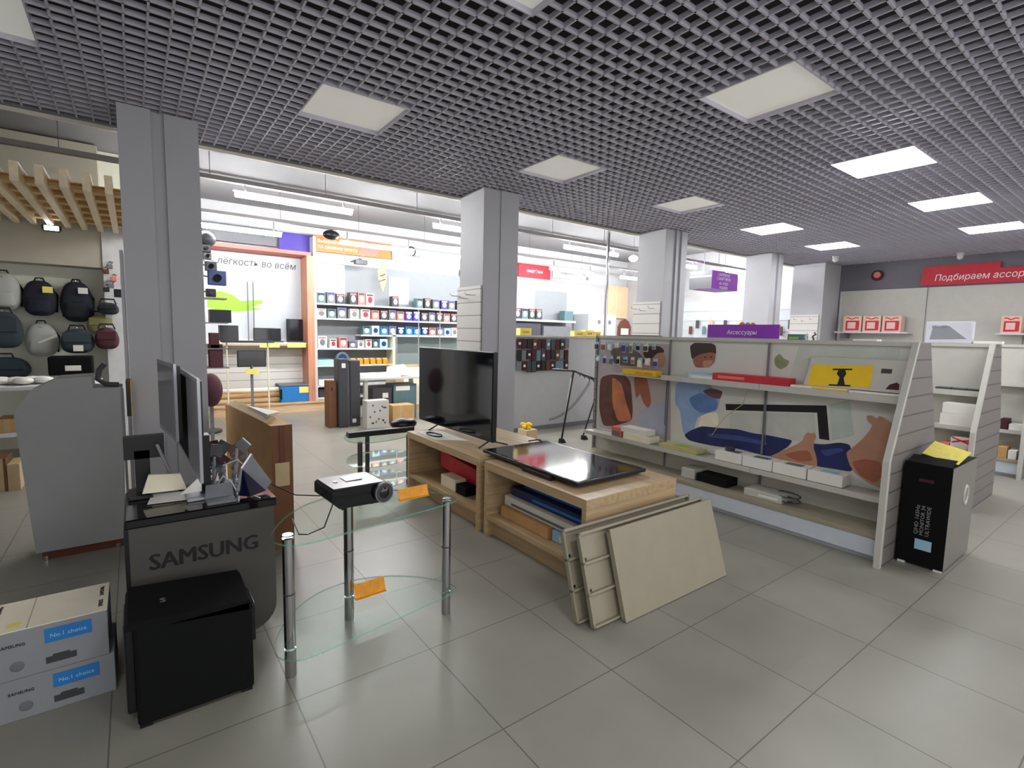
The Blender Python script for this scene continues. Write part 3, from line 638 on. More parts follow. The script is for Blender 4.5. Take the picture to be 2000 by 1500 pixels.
# amber price holders
def holder(x, y, z, w, h, lab, ang=0.0, lean=0.3):
    t = thing('price_holder', lab, 'price tag', (x, y, z), rotz=ang)
    obj('card', MB().poly([(-w/2, 0, 0.004), (w/2, 0, 0.004), (w/2, h*0.3, h), (-w/2, h*0.3, h)], (0, 1, 0.2), 0.003), m_amber, t)
    obj('foot', MB().box(-w/2, w/2, -0.012, 0.02, 0, 0.004), m_amber, t)
    return t
holder(1.15, 2.38, zt+0.0095, 0.17, 0.055, 'bent amber price holder on the glass table beside the projector lens', 0.05)
holder(0.935, 2.44, 0.1335, 0.165, 0.07, 'amber price holder on the lower glass shelf', 0.05)
# projector
t = thing('projector', 'black projector with a large round lens on the glass table', 'projector', (0.87, 2.50, zt+0.0095), rotz=math.radians(4)); t.scale = (0.94, 1, 1)
b = [(-0.165, 0.045), (-0.13, 0.012), (0.10, 0.004), (0.145, 0.01), (0.165, 0.03), (0.165, 0.085), (0.13, 0.10), (-0.15, 0.105), (-0.165, 0.095)]
m = MB().poly([(a, -0.12, z+0.005) for a, z in b], (0, 1, 0), 0.24)
obj('body', m, m_gloss, t)
obj('top_shell', MB().poly([(-0.155, -0.11, 0.11), (0.12, -0.11, 0.105), (0.12, 0.11, 0.105), (-0.155, 0.11, 0.11)], (0, 0, 1), 0.006), mat('glossy_dark_shell', srgb(52, 52, 60), 0.28, var=0.02), t)
lens = obj('lens_barrel', MB().tube([(0.105, -0.125, 0.062), (0.105, -0.145, 0.062)], 0.052, 28), m_dgrey, t, True)
obj('lens_ring', MB().tube([(0.105+0.05*math.cos(a), -0.146, 0.062+0.05*math.sin(a)) for a in [2*math.pi*k/24 for k in range(25)]], 0.0022, 6), m_silver, lens, True)
obj('lens_glass', MB().ell((0.105, -0.141, 0.062), 0.03, 0.012, 0.03), m_screen, lens, True)
obj('control_pad', MB().box(-0.05, 0.04, -0.02, 0.06, 0.114, 0.118, 0.001), m_silver, t)
obj('button', MB().tube([(-0.10, 0, 0.114), (-0.10, 0, 0.119)], 0.012, 12), m_silver, t)
for q in (-0.1, 0.06): obj('foot', MB().tube([(q, -0.09, -0.0), (q, -0.09, 0.014)], 0.008, 8), m_black, t)
o = obj('power_cable', MB().tube([(0.74, 2.42, 0.66), (0.69, 2.33, 0.635), (0.64, 2.22, 0.632), (0.56, 2.18, 0.632), (0.53, 2.2, 0.632), (0.55, 2.4, 0.632)], 0.003, 6), m_black, None, True); tag(o, 'thin black cable looping from the projector over the glass', 'cable')
o = obj('power_cable', MB().tube([(0.71, 2.52, 0.68), (0.62, 2.62, 0.672), (0.56, 2.8, 0.684), (0.53, 2.9, 0.684)], 0.003, 6), m_black, None, True); tag(o, 'thin black cable running from projector back to the counter', 'cable')

# second glass stand behind, with soundbar
t = thing('glass_stand', 'small glass stand with dark legs left of the wooden media units', 'table', (1.75, 4.55, 0))
pp = smoothpts([(1.50, 4.35), (1.75, 4.28), (2.15, 4.42), (2.25, 4.6), (2.15, 4.9), (1.75, 4.95), (1.52, 4.7)], 2)
obj('glass_top', plate(pp, 0.50, 0.508), [m_glass, m_glassedge], t); obj('middle_shelf', plate(shrink(pp, 0.95), 0.27, 0.278), [m_glass, m_glassedge], t)
obj('lower_shelf', plate(shrink(pp, 0.95), 0.06, 0.068), [m_glass, m_glassedge], t)
for lx, ly in ((1.6, 4.42), (2.12, 4.52), (1.85, 4.9)): obj('leg', MB().tube([(lx, ly, 0), (lx, ly, 0.05)], 0.022, 12).tube([(lx, ly, 0.07), (lx, ly, 0.268)], 0.022, 12).tube([(lx, ly, 0.28), (lx, ly, 0.498)], 0.022, 12), m_dgrey, t, True)
o = obj('soundbar', MB().box(1.55, 2.2, 4.55, 4.63, 0.51, 0.56, 0.006), m_black); tag(o, 'long black soundbar on the small glass stand', 'speaker')
obj('end_cap', MB().box(1.545, 1.552, 4.553, 4.627, 0.512, 0.558), m_gloss, o)
o = obj('black_pouch', MB().ell((2.36, 4.78, 0.50), 0.14, 0.1, 0.06), m_black, None, True)
tag(o, 'black soft pouch behind the soundbar at the table end', 'bag'); bpy.data.objects[o.name].location = (2.16, 4.72, 0.508)
holder(1.86, 4.45, 0.279, 0.16, 0.05, 'amber price holder on the middle glass shelf under the soundbar', 0)

# ================================================================ OAK MEDIA UNITS
def media(y0, y1, lab):
    t = thing('media_unit', lab, 'media unit', (2.5, (y0+y1)/2, 0), 'light oak open media units'); x0, x1 = 2.04, 2.88; T = 0.04
    obj('top_board', MB().box(x0, x1, y0, y1, 0.50, 0.56, 0.003), m_oak, t)
    obj('side_panel', MB().box(x0+0.002, x1, y0+0.002, y0+T, 0.0, 0.50, 0.002), m_oakx, t); obj('side_panel', MB().box(x0+0.002, x1, y1-T, y1-0.002, 0.0, 0.50, 0.002), m_oakx, t)
    obj('shelf', MB().box(x0+0.004, x1-0.02, y0+T, y1-T, 0.13, 0.16), m_oak, t); obj('back_panel', MB().box(x1-0.02, x1, y0+T, y1-T, 0.05, 0.50), m_oak, t)
    obj('plinth', MB().box(x0+0.06, x0+0.08, y0+T, y1-T, 0, 0.10), m_oak, t)
media(3.13, 4.38, 'left oak open media unit carrying the upright black television')
media(2.0, 3.06, 'right oak open media unit carrying the flat-lying television')
def fbox(x0, x1, y0, y1, z0, z1, m, lab, name='product_box', cat='box', face=None, fm=None, bev=0.003, fside='-X'):
    o = obj(name, MB().box(x0, x1, y0, y1, z0, z1, bev), m); tag(o, lab, cat)
    if face:
        a, b, c, d = face   # fractions along the face and height
        if fside == '-X': obj('printed_panel', MB().box(x0-0.0015, x0, y0+(y1-y0)*a, y0+(y1-y0)*b, z0+(z1-z0)*c, z0+(z1-z0)*d), fm, o)
        elif fside == '-Y': obj('printed_panel', MB().box(x0+(x1-x0)*a, x0+(x1-x0)*b, y0-0.0015, y0, z0+(z1-z0)*c, z0+(z1-z0)*d), fm, o)
        else: obj('printed_panel', MB().box(x0+(x1-x0)*a, x0+(x1-x0)*b, y0+(y1-y0)*(a if fside == 'T' else 0), y0+(y1-y0)*b, z1, z1+0.0015), fm, o)
    return o
# goods in the media units
fbox(2.16, 2.7, 2.12, 2.96, 0.24, 0.31, m_paper, 'long flat white carton with small dark marks in the right media unit', face=(0.05, 0.9, 0.2, 0.45), fm=m_mgrey)
fbox(2.12, 2.7, 2.42, 2.95, 0.162, 0.238, m_cardb, 'plain brown carton under the white one in the right media unit')
fbox(2.14, 2.6, 2.05, 2.40, 0.162, 0.235, m_lblue, 'pale carton at the near end of the right media unit', face=(0.1, 0.8, 0.2, 0.7), fm=m_paper)
fbox(2.2, 2.75, 2.10, 2.93, 0.312, 0.375, m_navy, 'long dark blue carton above the white one in the right media unit', face=(0.1, 0.7, 0.3, 0.6), fm=m_blue)
fbox(2.26, 2.8, 2.10, 2.85, 0.377, 0.42, m_blue, 'thin blue carton topmost in the right media unit')
o = obj('red_pack', MB().poly([(2.25, 3.2, 0.20), (2.25, 4.1, 0.26), (2.25, 4.1, 0.40), (2.25, 3.2, 0.34)], (1, 0, 0), 0.25), m_red); tag(o, 'large red plastic pack slanting in the left media unit', 'pack')
fbox(2.12, 2.23, 3.62, 3.86, 0.162, 0.26, m_cream, 'cream paper bundle on the shelf of the left media unit', name='paper_bundle', cat='paper')
fbox(2.12, 2.23, 3.45, 3.6, 0.162, 0.24, m_satin, 'small dark green box beside the cream bundle in the left media unit')

# upright tv
t = thing('television', 'large black television standing upright on the left oak media unit', 'television', (2.36, 4.0, 0.56))
obj('bezel', MB().box(2.33, 2.37, 3.38, 4.72, 0.60, 1.345, 0.006), m_black, t)
obj('screen', MB().box(2.326, 2.331, 3.392, 4.708, 0.62, 1.335), m_screen, t)
obj('rear_cover', MB().box(2.37, 2.41, 3.6, 4.5, 0.64, 1.15, 0.015), m_black, t)
for yy in (3.42, 4.3): obj('foot', MB().tube([(2.22, yy-0.01, 0.566), (2.345, yy+0.02, 0.61), (2.5, yy-0.02, 0.566)], 0.007, 8), m_black, t)
# flat tv lying face up
t = thing('television', 'black television lying face up on the right oak media unit', 'television', (2.46, 2.72, 0.56))
obj('rear_cover', MB().box(2.25, 2.75, 2.35, 3.05, 0.56, 0.585, 0.01), m_black, t)
obj('bezel', MB().box(2.13, 2.775, 2.17, 3.22, 0.58, 0.605, 0.006), m_black, t)
obj('screen', MB().box(2.145, 2.75, 2.185, 3.205, 0.605, 0.6075), m_screen, t)
obj('logo_bar', MB().box(2.132, 2.142, 2.62, 2.78, 0.6051, 0.6062), m_silver, t)
obj('hinge_mount', MB().box(2.11, 2.15, 2.4, 2.7, 0.56, 0.59, 0.004), m_black, t)
# small stuff on the top
sheet('leaflet_sheet', [(2.08, 3.9, 0.561), (2.30, 3.7, 0.561), (2.32, 4.35, 0.561), (2.1, 4.3, 0.561)], 'white paper sheet on the far end of the left media unit', 'paper', m_paper)
o = obj('cable_coil', MB().tube([(2.15+0.05*math.cos(a), 4.05+0.12*math.sin(a), 0.568+0.001*a) for a in [k*0.5 for k in range(26)]], 0.004, 6), m_black, None, True); tag(o, 'coiled thin black cable on the white sheet of the left media unit', 'cable')
o = obj('screw_tripod', MB().tube([(2.74, 3.42, 0.566), (2.80, 3.37, 0.58), (2.86, 3.40, 0.566)], 0.006, 6).tube([(2.80, 3.37, 0.58), (2.83, 3.29, 0.566)], 0.006, 6), m_black); tag(o, 'tiny black stand leg lying on the oak top between the televisions', 'accessory')

# leaning shelf boards
def leanboard(x0, x1, yb, lab, front):
    hz, dy = 0.455, 0.155
    t = thing('shelf_board', lab, 'shelf board', ((x0+x1)/2, yb, 0), 'beige metal shelf boards leaning on the media unit')
    U = Vector((0.015, dy, hz)); n = Vector((0, -hz, dy)).normalized()
    U = U.normalized()*0.475
    a = Vector((x0, yb, 0.004)); b = Vector((x1, yb, 0.004)); T = 0.026
    sh = Vector((0, 0, 0))
    obj('face_panel', MB().poly([a, b, b+U, a+U], n, 0.003 if not front else 0.004), m_shelfm, t)
    d = (b-a).normalized(); u = U.normalized()
    def strip(p, q, w): return MB().poly([p, q, q+w, p+w], -n if front else n, T)
    for nm, p, q, w in (('end_flange', a, a+U, d*0.012), ('end_flange', b-d*0.012, b-d*0.012+U, d*0.012), ('edge_flange', a, b, u*0.012), ('edge_flange', a+U-u*0.012, b+U-u*0.012, u*0.012)):
        obj(nm, strip(p, q, w), m_shelfm, t)
    if not front:
        for k in (0.33, 0.66): obj('stiffener_rib', strip(a+U*k, b+U*k, u*0.012), m_shelfm, t)
        for k in (0.36, 0.69): obj('peg_hole', MB().poly([a+U*k+d*0.03+n*0.0035, a+U*k+d*0.045+n*0.0035, a+U*(k+0.03)+d*0.045+n*0.0035, a+U*(k+0.03)+d*0.03+n*0.0035], n, 0.001), m_black, t)
leanboard(2.01, 2.96, 1.655, 'front smooth beige shelf board leaning against the right media unit', True)
leanboard(1.82, 2.93, 1.72, 'middle beige shelf board with ribs showing, leaning on the media unit', False)
leanboard(1.78, 2.91, 1.80, 'rearmost beige shelf board of the three leaning on the media unit', False)

# ================================================================ GONDOLAS
def gondola(xc, y0, y1, lab, bays=3, mid=0.405, up=1.10):
    t = thing('gondola_shelving', lab, 'shelving unit', (xc, (y0+y1)/2, 0))
    pr = [(-0.485, 0), (-0.485, 0.72), (-0.135, 1.497), (0.135, 1.497), (0.485, 0.72), (0.485, 0)]
    e = obj('end_panel', MB().poly([(xc+a, y0, z) for a, z in pr], (0, 1, 0), 0.03), m_slat, t)
    obj('edge_trim', MB().poly([(xc-0.492, y0-0.004, 0), (xc-0.452, y0-0.004, 0), (xc-0.452, y0-0.004, 0.722), (xc-0.105, y0-0.004, 1.5), (xc-0.142, y0-0.004, 1.5), (xc-0.492, y0-0.004, 0.722)], (0, 1, 0), 0.036), m_metalg, e)
    obj('end_panel', MB().box(xc-0.14, xc+0.14, y1-0.03, y1, 0, 1.497), m_slat, t)
    obj('back_panel', MB().box(xc-0.12, xc+0.12, y0+0.03, y1-0.03, 0.2, 1.47), m_metalg, t)
    obj('top_rail', MB().box(xc-0.135, xc+0.135, y0+0.03, y1-0.03, 1.47, 1.5), m_metalg, t)
    for sgn in (-1, 1):
        X = lambda v: xc+sgn*v
        pl = obj('plinth', MB().box(X(0.38), X(0.40), y0+0.03, y1-0.03, 0.04, 0.165).box(X(0.2), X(0.36), y0+0.05, y1-0.05, 0, 0.04), m_base, t)
        obj('base_shelf', MB().box(X(0.12), X(0.41), y0+0.03, y1-0.03, 0.165, 0.20, 0.003), m_shelfm, t)
        L = (y1-y0-0.06)/bays
        for k in range(bays):
            ya = y0+0.03+L*k; yb = ya+L-0.004
            obj('shelf', MB().box(X(0.12), X(0.31), ya, yb, mid, mid+0.02).box(X(0.30), X(0.315), ya, yb, mid-0.015, mid+0.025), m_metalg, t)
            if k < 2 or sgn > 0: obj('upper_shelf', MB().box(X(0.12), X(0.25), ya, yb, up, up+0.015).box(X(0.245), X(0.258), ya, yb, up-0.02, up+0.03), m_metalg, t)
        for k in range(1, bays):
            obj('upright', MB().box(X(0.12), X(0.135), y0+0.03+L*k-0.008, y0+0.03+L*k+0.008, 0.2, 1.47), m_mgrey, t)
    return t
G1 = gondola(4.39, 1.13, 4.12, 'first white gondola shelving with a large family poster behind its shelves')
G2 = gondola(6.37, 1.10, 4.12, 'second gondola shelving, behind the first one, with white cartons', mid=0.72, up=1.04)
G3 = gondola(8.33, 1.05, 4.12, 'third gondola shelving cut by the right photo edge', mid=0.50, up=1.04)

# poster on gondola 1 : a flat printed sheet made of coloured patches
XP = 4.266
po = obj('printed_poster', MB().box(XP-0.0, XP+0.003, 1.17, 4.08, 0.43, 1.45), mat('poster_pale_ground', srgb(206, 206, 198), 0.35, var=0.06, scale=1.5), G1)
def patch(pts, m, layer=1, name='printed_patch'):
    x = XP-0.0006*layer
    if name == 'printed_patch': pts = smoothpts(smoothpts(pts, 1, 0.14), 1, 0.22)
    P = [at(a, b, X=x) for a, b in pts]
    for p in P: p.x = x; p.y = min(max(p.y, 1.17), 4.08); p.z = min(max(p.z, 0.43), 1.45)
    return obj(name, MB().poly(P, (1, 0, 0), 0.0004), m, po)
patch([(1170, 672), (1310, 672), (1310, 860), (1170, 835)], mat('poster_mauve_ground', srgb(180, 170, 170), 0.35, var=0.08, scale=2), 1, 'printed_background')
patch([(1172, 735), (1215, 728), (1232, 745), (1236, 800), (1234, 822), (1200, 832), (1178, 832), (1170, 800)], mat('poster_brown', srgb(96, 58, 48), 0.4, var=0.3), 2)
patch([(1195, 735), (1214, 748), (1224, 790), (1235, 822), (1207, 824), (1196, 790)], mat('poster_orange_brown', srgb(190, 118, 76), 0.4, var=0.2), 3)
patch([(1190, 682), (1225, 676), (1250, 690), (1262, 708), (1240, 716), (1200, 712)], mat('poster_olive', srgb(116, 104, 92), 0.4, var=0.2), 2)
patch([(1237, 735), (1262, 733), (1268, 760), (1272, 785), (1266, 798), (1257, 788), (1250, 768), (1242, 780)], m_skin2, 3)
patch([(1250, 800), (1262, 798), (1300, 780), (1304, 852), (1240, 836)], mat('poster_sky_grey', srgb(166, 170, 184), 0.4), 2)
patch([(1255, 690), (1262, 680), (1275, 674), (1290, 677), (1298, 685), (1290, 700), (1276, 708), (1266, 712)], m_hair, 3)
patch([(1268, 706), (1283, 690), (1297, 688), (1301, 703), (1296, 718), (1272, 718)], m_skin, 4)
patch([(1347, 676), (1358, 668), (1385, 667), (1398, 675), (1399, 692), (1388, 690), (1374, 690), (1366, 702), (1351, 702)], m_hair, 3)
patch([(1352, 701), (1366, 692), (1388, 688), (1398, 690), (1396, 706), (1386, 718), (1358, 718)], m_skin2, 4)
patch([(1372, 705), (1394, 703), (1386, 718), (1374, 718)], m_skin, 5)
patch([(1320, 748), (1345, 738), (1383, 742), (1392, 760), (1406, 778), (1402, 800), (1375, 810), (1362, 815), (1352, 852), (1334, 848), (1328, 800), (1318, 788)], m_shirt, 3)
patch([(1345, 778), (1368, 766), (1402, 780), (1400, 802), (1370, 808), (1352, 795)], m_shirt2, 4)
patch([(1371, 764), (1388, 758), (1412, 764), (1406, 780), (1388, 776)], mat('poster_dusky_hand', srgb(110, 72, 84), 0.4), 5)
patch([(1370, 808), (1402, 805), (1404, 832), (1362, 838)], m_cream, 2)
patch([(1336, 850), (1346, 842), (1370, 832), (1404, 836), (1440, 838), (1470, 846), (1500, 850), (1530, 856), (1548, 860), (1540, 872), (1520, 884), (1505, 892), (1470, 884), (1440, 876), (1400, 872), (1368, 866), (1345, 860)], m_jean, 4)
patch([(1380, 846), (1440, 850), (1500, 864), (1498, 870), (1440, 860), (1384, 854)], mat('printed_jeans_highlight', srgb(58, 72, 130), 0.5, var=0.2), 5)
patch([(1584, 866), (1610, 868), (1640, 864), (1660, 868), (1668, 900), (1664, 922), (1630, 916), (1592, 910), (1590, 888)], m_jean, 4)
patch([(1600, 880), (1640, 874), (1650, 880), (1612, 892)], mat('printed_jeans_highlight', srgb(58, 72, 130), 0.5, var=0.2), 5)
patch([(1502, 892), (1520, 884), (1540, 875), (1556, 868), (1568, 860), (1571, 850), (1577, 844), (1584, 847), (1590, 845), (1594, 852), (1590, 862), (1589, 875), (1594, 890), (1597, 910), (1575, 910), (1550, 904), (1525, 898)], m_skin, 5)
patch([(1530, 888), (1560, 880), (1580, 880), (1588, 900), (1560, 902)], m_skin2, 6)
patch([(1652, 884), (1668, 872), (1684, 858), (1698, 842), (1704, 830), (1694, 822), (1692, 812), (1702, 811), (1712, 818), (1718, 812), (1730, 818), (1740, 826), (1746, 836), (1746, 965), (1722, 955), (1696, 944), (1672, 926), (1660, 910)], m_skin, 5)
patch([(1662, 902), (1690, 896), (1720, 902), (1724, 930), (1708, 944), (1680, 930)], m_skin2, 6)
patch([(1278, 702), (1283, 701), (1284, 704), (1279, 705)], m_hair, 6)
patch([(1374, 697), (1380, 696), (1380, 699), (1375, 699)], m_hair, 6)
patch([(1386, 696), (1391, 696), (1391, 699), (1387, 699)], m_hair, 6)
patch([(1417, 789), (1614, 792), (1620, 860), (1600, 857), (1596, 806), (1418, 801)], m_leg, 3, 'printed_frame')
patch([(1425, 806), (1590, 808), (1594, 858), (1560, 862), (1425, 838)], mat('poster_pale_panel', srgb(190, 192, 184), 0.35), 2, 'printed_panel')
patch([(1620, 790), (1660, 780), (1668, 850), (1624, 860)], mat('poster_pale_green', srgb(182, 194, 184), 0.35), 2, 'printed_panel')
patch([(1512, 700), (1522, 690), (1530, 700), (1542, 705), (1536, 716), (1524, 722), (1514, 714)], mat('poster_sage', srgb(140, 150, 110), 0.4, var=0.3), 3)
patch([(1560, 672), (1760, 672), (1740, 760), (1540, 745)], mat('poster_green_grey', srgb(192, 197, 188), 0.35), 1, 'printed_background')

# --- goods on the first gondola
def onx(px0, px1, xf, depth, z0, h, m, lab, name='product_box', cat='box', zpix=850, face=None, fm=None, fside='-X', bev=0.003):
    a = at(px0, zpix, X=xf).y; b = at(px1, zpix, X=xf).y
    return fbox(xf, xf+depth, min(a, b), max(a, b), z0, z0+h, m, lab, name, cat, face, fm, bev, fside)
zs = 0.4305
for k, (p0, p1) in enumerate([(1395, 1447), (1449, 1507), (1509, 1575), (1578, 1648)]):
    onx(p0, p1, 4.10, 0.15, zs, 0.085, m_paper, 'low white carton on the first gondola middle shelf, %s of four' % ['leftmost', 'second', 'third', 'rightmost'][k], zpix=910, face=(0.2, 0.7, 0, 0.62), fm=m_lblue if k == 3 else m_mgrey, fside='T')
onx(1216, 1268, 4.09, 0.16, zs, 0.065, m_cream, 'lower of two white cartons near the far end of the middle shelf', zpix=870)
onx(1212, 1262, 4.10, 0.15, zs+0.066, 0.055, m_paper, 'upper of two white cartons near the far end of the middle shelf', zpix=840)
onx(1194, 1212, 4.10, 0.14, zs, 0.10, m_redl, 'small pink and grey carton near the far end of the middle shelf', zpix=850, face=(0.1, 0.9, 0.1, 0.6), fm=m_mgrey)
o = onx(1285, 1360, 4.09, 0.16, zs, 0.035, mat('yellow_green_carton', srgb(190, 180, 120), 0.5, var=0.1), 'flat yellow carton with a green patch on the middle shelf', zpix=885, face=(0.3, 0.7, 0, 0.5), fm=m_green, fside='T')
o = obj('dark_cup', MB().tube([(4.19, at(1427, 860, X=4.19).y, zs), (4.19, at(1427, 860, X=4.19).y, zs+0.12)], 0.034, 16, 0.042), m_dgrey, None, True); tag(o, 'dark grey tumbler standing before the printed jeans', 'cup')
onx(1453, 1528, 4.06, 0.2, 0.201, 0.06, m_metalg, 'pale grey carton on the base shelf of the first gondola', zpix=955, face=(0.1, 0.6, 0.3, 0.6), fm=m_paper)
onx(1360, 1420, 4.08, 0.18, 0.201, 0.07, m_satin, 'dark carton on the base shelf below the yellow carton', zpix=930)
onx(1330, 1356, 4.08, 0.18, 0.201, 0.09, m_metalg, 'pale upright carton on the base shelf behind the media unit', zpix=930)
yy = at(1540, 972, X=4.1).y
o = obj('cable_coil', MB().tube([(4.12+0.05*math.cos(a), yy+0.08*math.sin(a), 0.206+0.006*a) for a in [k*0.5 for k in range(30)]], 0.006, 6), m_dgrey, None, True); tag(o, 'coil of dark cable beside the pale carton on the base shelf', 'cable')
zu = 1.1305
onx(1390, 1540, 4.135, 0.12, zu, 0.06, m_red, 'long red carton with pale spots on the upper shelf', zpix=750, face=(0.55, 0.92, 0.3, 0.7), fm=m_redl)
onx(1543, 1655, 4.135, 0.12, zu, 0.018, m_cream, 'thin cream and yellow carton right of the long red one', zpix=755, face=(0.0, 0.6, 0.2, 0.8), fm=m_yellow)
onx(1657, 1758, 4.135, 0.12, zu, 0.014, m_paper, 'thin white carton at the near end of the upper shelf', zpix=765)
# leaning framed carton with the yellow monitor-mount picture
ya = at(1570, 750, X=4.20).y; yb = at(1768, 760, X=4.20).y
t = thing('display_mount_carton', 'large white framed carton with a yellow panel showing a monitor mount', 'box', (4.2, (ya+yb)/2, zu+0.02))
z0, z1 = zu+0.02, at(1660, 700, X=4.20).z
obj('carton', MB().poly([(4.19, yb, z0), (4.19, ya, z0), (4.215, ya-0.04, z1), (4.215, yb+0.0, z1)], (1, 0, 0), 0.03), m_metalg, t)
def lp(px, py, off=0.0):
    f = (px, py); p = at(px, py, X=4.20); k = (p.z-z0)/(z1-z0); p.x = 4.19+0.025*k-0.001-off; return p
obj('yellow_panel', MB().poly([lp(1578, 752), lp(1586, 712), lp(1705, 714), lp(1700, 757)], (1, 0, 0), 0.0008), m_yellow, t)
obj('mount_picture', MB().poly([lp(1636, 751, .001), lp(1640, 737, .001), lp(1634, 730, .001), lp(1638, 722, .001), lp(1650, 722, .001), lp(1653, 730, .001), lp(1648, 738, .001), lp(1651, 752, .001)], (1, 0, 0), 0.0008).poly([lp(1626, 720, .001), lp(1664, 720, .001), lp(1664, 723, .001), lp(1626, 723, .001)], (1, 0, 0), 0.0008).poly([lp(1620, 750, .001), lp(1662, 752, .001), lp(1662, 755, .001), lp(1620, 753, .001)], (1, 0, 0), 0.0008), m_leg, t)
obj('screen_picture', MB().poly([lp(1721, 720), lp(1742, 721), lp(1741, 730), lp(1720, 729)], (1, 0, 0), 0.0008), m_dgrey, t)
obj('car_picture', MB().poly([lp(1730, 760), lp(1738, 751), lp(1752, 747), lp(1757, 751), lp(1756, 762)], (1, 0, 0), 0.0008), m_maroon, t)
# left bays
onx(1215, 1281, 4.14, 0.10, 1.10, 0.055, m_yellow, 'yellow blister carton held on hooks at the far bay', zpix=725, face=(0.1, 0.6, 0.2, 0.7), fm=m_amber)
onx(1345, 1415, 4.14, 0.10, 1.118, 0.05, m_lblue, 'pale blue carton on the upper shelf left of the red one', zpix=730, face=(0.3, 0.9, 0.1, 0.7), fm=m_paper)
t = thing('upper_hook_shelf', 'short narrow shelf plate under the yellow blister carton', 'shelf', (4.2, 3.5, 1.08))
obj('plate', MB().box(4.13, 4.264, at(1300, 740, X=4.2).y, at(1200, 730, X=4.2).y, 1.085, 1.098), m_metalg, t)
# hanging goods on the far bay of gondola 1
random.seed(5)
hm = [(m_dgrey, 'dark grey'), (m_mgrey, 'grey'), (m_paper, 'white'), (m_skin2, 'tan'), (m_black, 'black'), (m_violet, 'violet'), (m_cream, 'cream')]
k = 0
for r, z in enumerate((1.43, 1.28)):
    for c in range(9):
        y = 4.05-0.098*c-(0.03 if r else 0)
        h = random.uniform(0.06, 0.11); w = random.uniform(0.03, 0.05); mm, cn = hm[(c*3+r*2) % 7]
        t = thing('blister_pack', '%s blister pack, %s hooks of the far gondola bay, %s' % (cn, ['upper', 'lower'][r], ordl(c)), 'accessory', (4.2, y, z-h), 'blister packs on the far bay of the first gondola')
        obj('card', MB().box(4.20, 4.203, y-w/2-0.006, y+w/2+0.006, z-h, z), m_paper if c % 2 else m_lblue, t)
        obj('blister', MB().box(4.182, 4.20, y-w/2, y+w/2, z-h+0.01, z-0.03, 0.005), mm, t)
        obj('hook', MB().tube([(4.175, y, z-0.004), (4.262, y, z-0.008)], 0.003, 5), m_chrome, t)
# signs and items on top of gondola 1
ya = at(1383, 650, X=4.36).y; yb = at(1523, 650, X=4.36).y
t = thing('category_sign', 'purple sign reading Аксессуары on top of the first gondola', 'sign', (4.36, (ya+yb)/2, 1.5))
obj('board', MB().box(4.35, 4.36, yb, ya, 1.502, at(1450, 634, X=4.35).z), m_purple, t); obj('base', MB().box(4.33, 4.38, yb, ya, 1.5, 1.504), m_metalg, t)
text('lettering', 'Аксессуары', (4.3488, (ya+yb)/2, 1.552), RNY, UZ, 0.055, m_ltext, t, width=(ya-yb)*0.42, shear=0.2)
fbox(4.33, 4.41, at(1570, 655, X=4.33).y, at(1538, 655, X=4.33).y, 1.5, 1.545, m_teal, 'small teal carton with a lime pattern on the gondola top', face=(0.3, 0.9, 0.1, 0.5), fm=m_green)
fbox(4.33, 4.43, at(1712, 668, X=4.33).y, at(1665, 668, X=4.33).y, 1.5, 1.515, m_paper, 'thin white carton lying on the gondola top')
fbox(4.33, 4.40, at(1285, 665, X=4.33).y, at(1210, 665, X=4.33).y, 1.5, 1.512, m_mgrey, 'flat grey tray on the far gondola top', name='tray', cat='tray')
for k, px in enumerate((1575, 1590)):
    c = at(px, 655, X=4.36); o = obj('wire_figure', MB().tube([(c.x, c.y, 1.5), (c.x, c.y+0.01, 1.53), (c.x, c.y-0.012, 1.545), (c.x, c.y, 1.56)], 0.007, 6), m_dgrey if k else m_paper, None, True); tag(o, ['small white cable clip standing on the gondola top', 'small dark cable clip standing on the gondola top'][k], 'accessory')
for k, pts in enumerate([[(1303, 742), (1300, 790), (1298, 830)], [(1465, 752), (1450, 790), (1415, 815), (1390, 850)], [(1500, 748), (1496, 800), (1494, 870)]]):
    P = [at(a, b, X=4.24) for a, b in pts]
    o = obj('display_cable', MB().tube(P, 0.003, 5), [m_dgrey, m_card2, m_mgrey][k], None, True); tag(o, ['thin dark wire hanging at the far bay of the poster', 'thin tan wire drooping across the printed blue shirt', 'thin grey wire hanging across the poster frame'][k], 'cable')

# black stand at the far end with hooks bar
t = thing('hook_stand', 'black two-legged stand with a bar of hooks at the far gondola end', 'stand', (4.9, 5.2, 0))
obj('leg', MB().tube([(4.72, 5.16, 0.03), (4.90, 5.15, 0.99)], 0.013, 8), m_black, t); obj('leg', MB().tube([(5.15, 5.18, 0.03), (5.36, 5.15, 0.62)], 0.011, 8), m_black, t)
obj('spacer_tube', MB().tube([(4.75, 5.17, 0.1), (4.87, 5.16, 0.9)], 0.012, 8), m_metalg, t)
for q in (4.72, 5.15): obj('foot', MB().poly([(q-0.03, 5.13, 0), (q+0.07, 5.13, 0), (q+0.02, 5.13, 0.06), (q-0.02, 5.13, 0.06)], (0, 1, 0), 0.06), m_black, t)
obj('crossbar', MB().tube([(4.5, 5.15, 1.03), (4.9, 5.15, 1.0), (5.36, 5.15, 0.86)], 0.014, 8), m_black, t)
for k in range(5): obj('hook', MB().tube([(4.95+0.09*k, 5.15, 0.985-0.03*k), (4.96+0.09*k, 5.08, 0.95-0.03*k), (4.955+0.09*k, 5.07, 0.93-0.03*k)], 0.008, 6), m_black, t)
obj('side_post', MB().tube([(5.36, 5.15, 0.86), (5.36, 5.15, 0.60)], 0.011, 8), m_black, t)

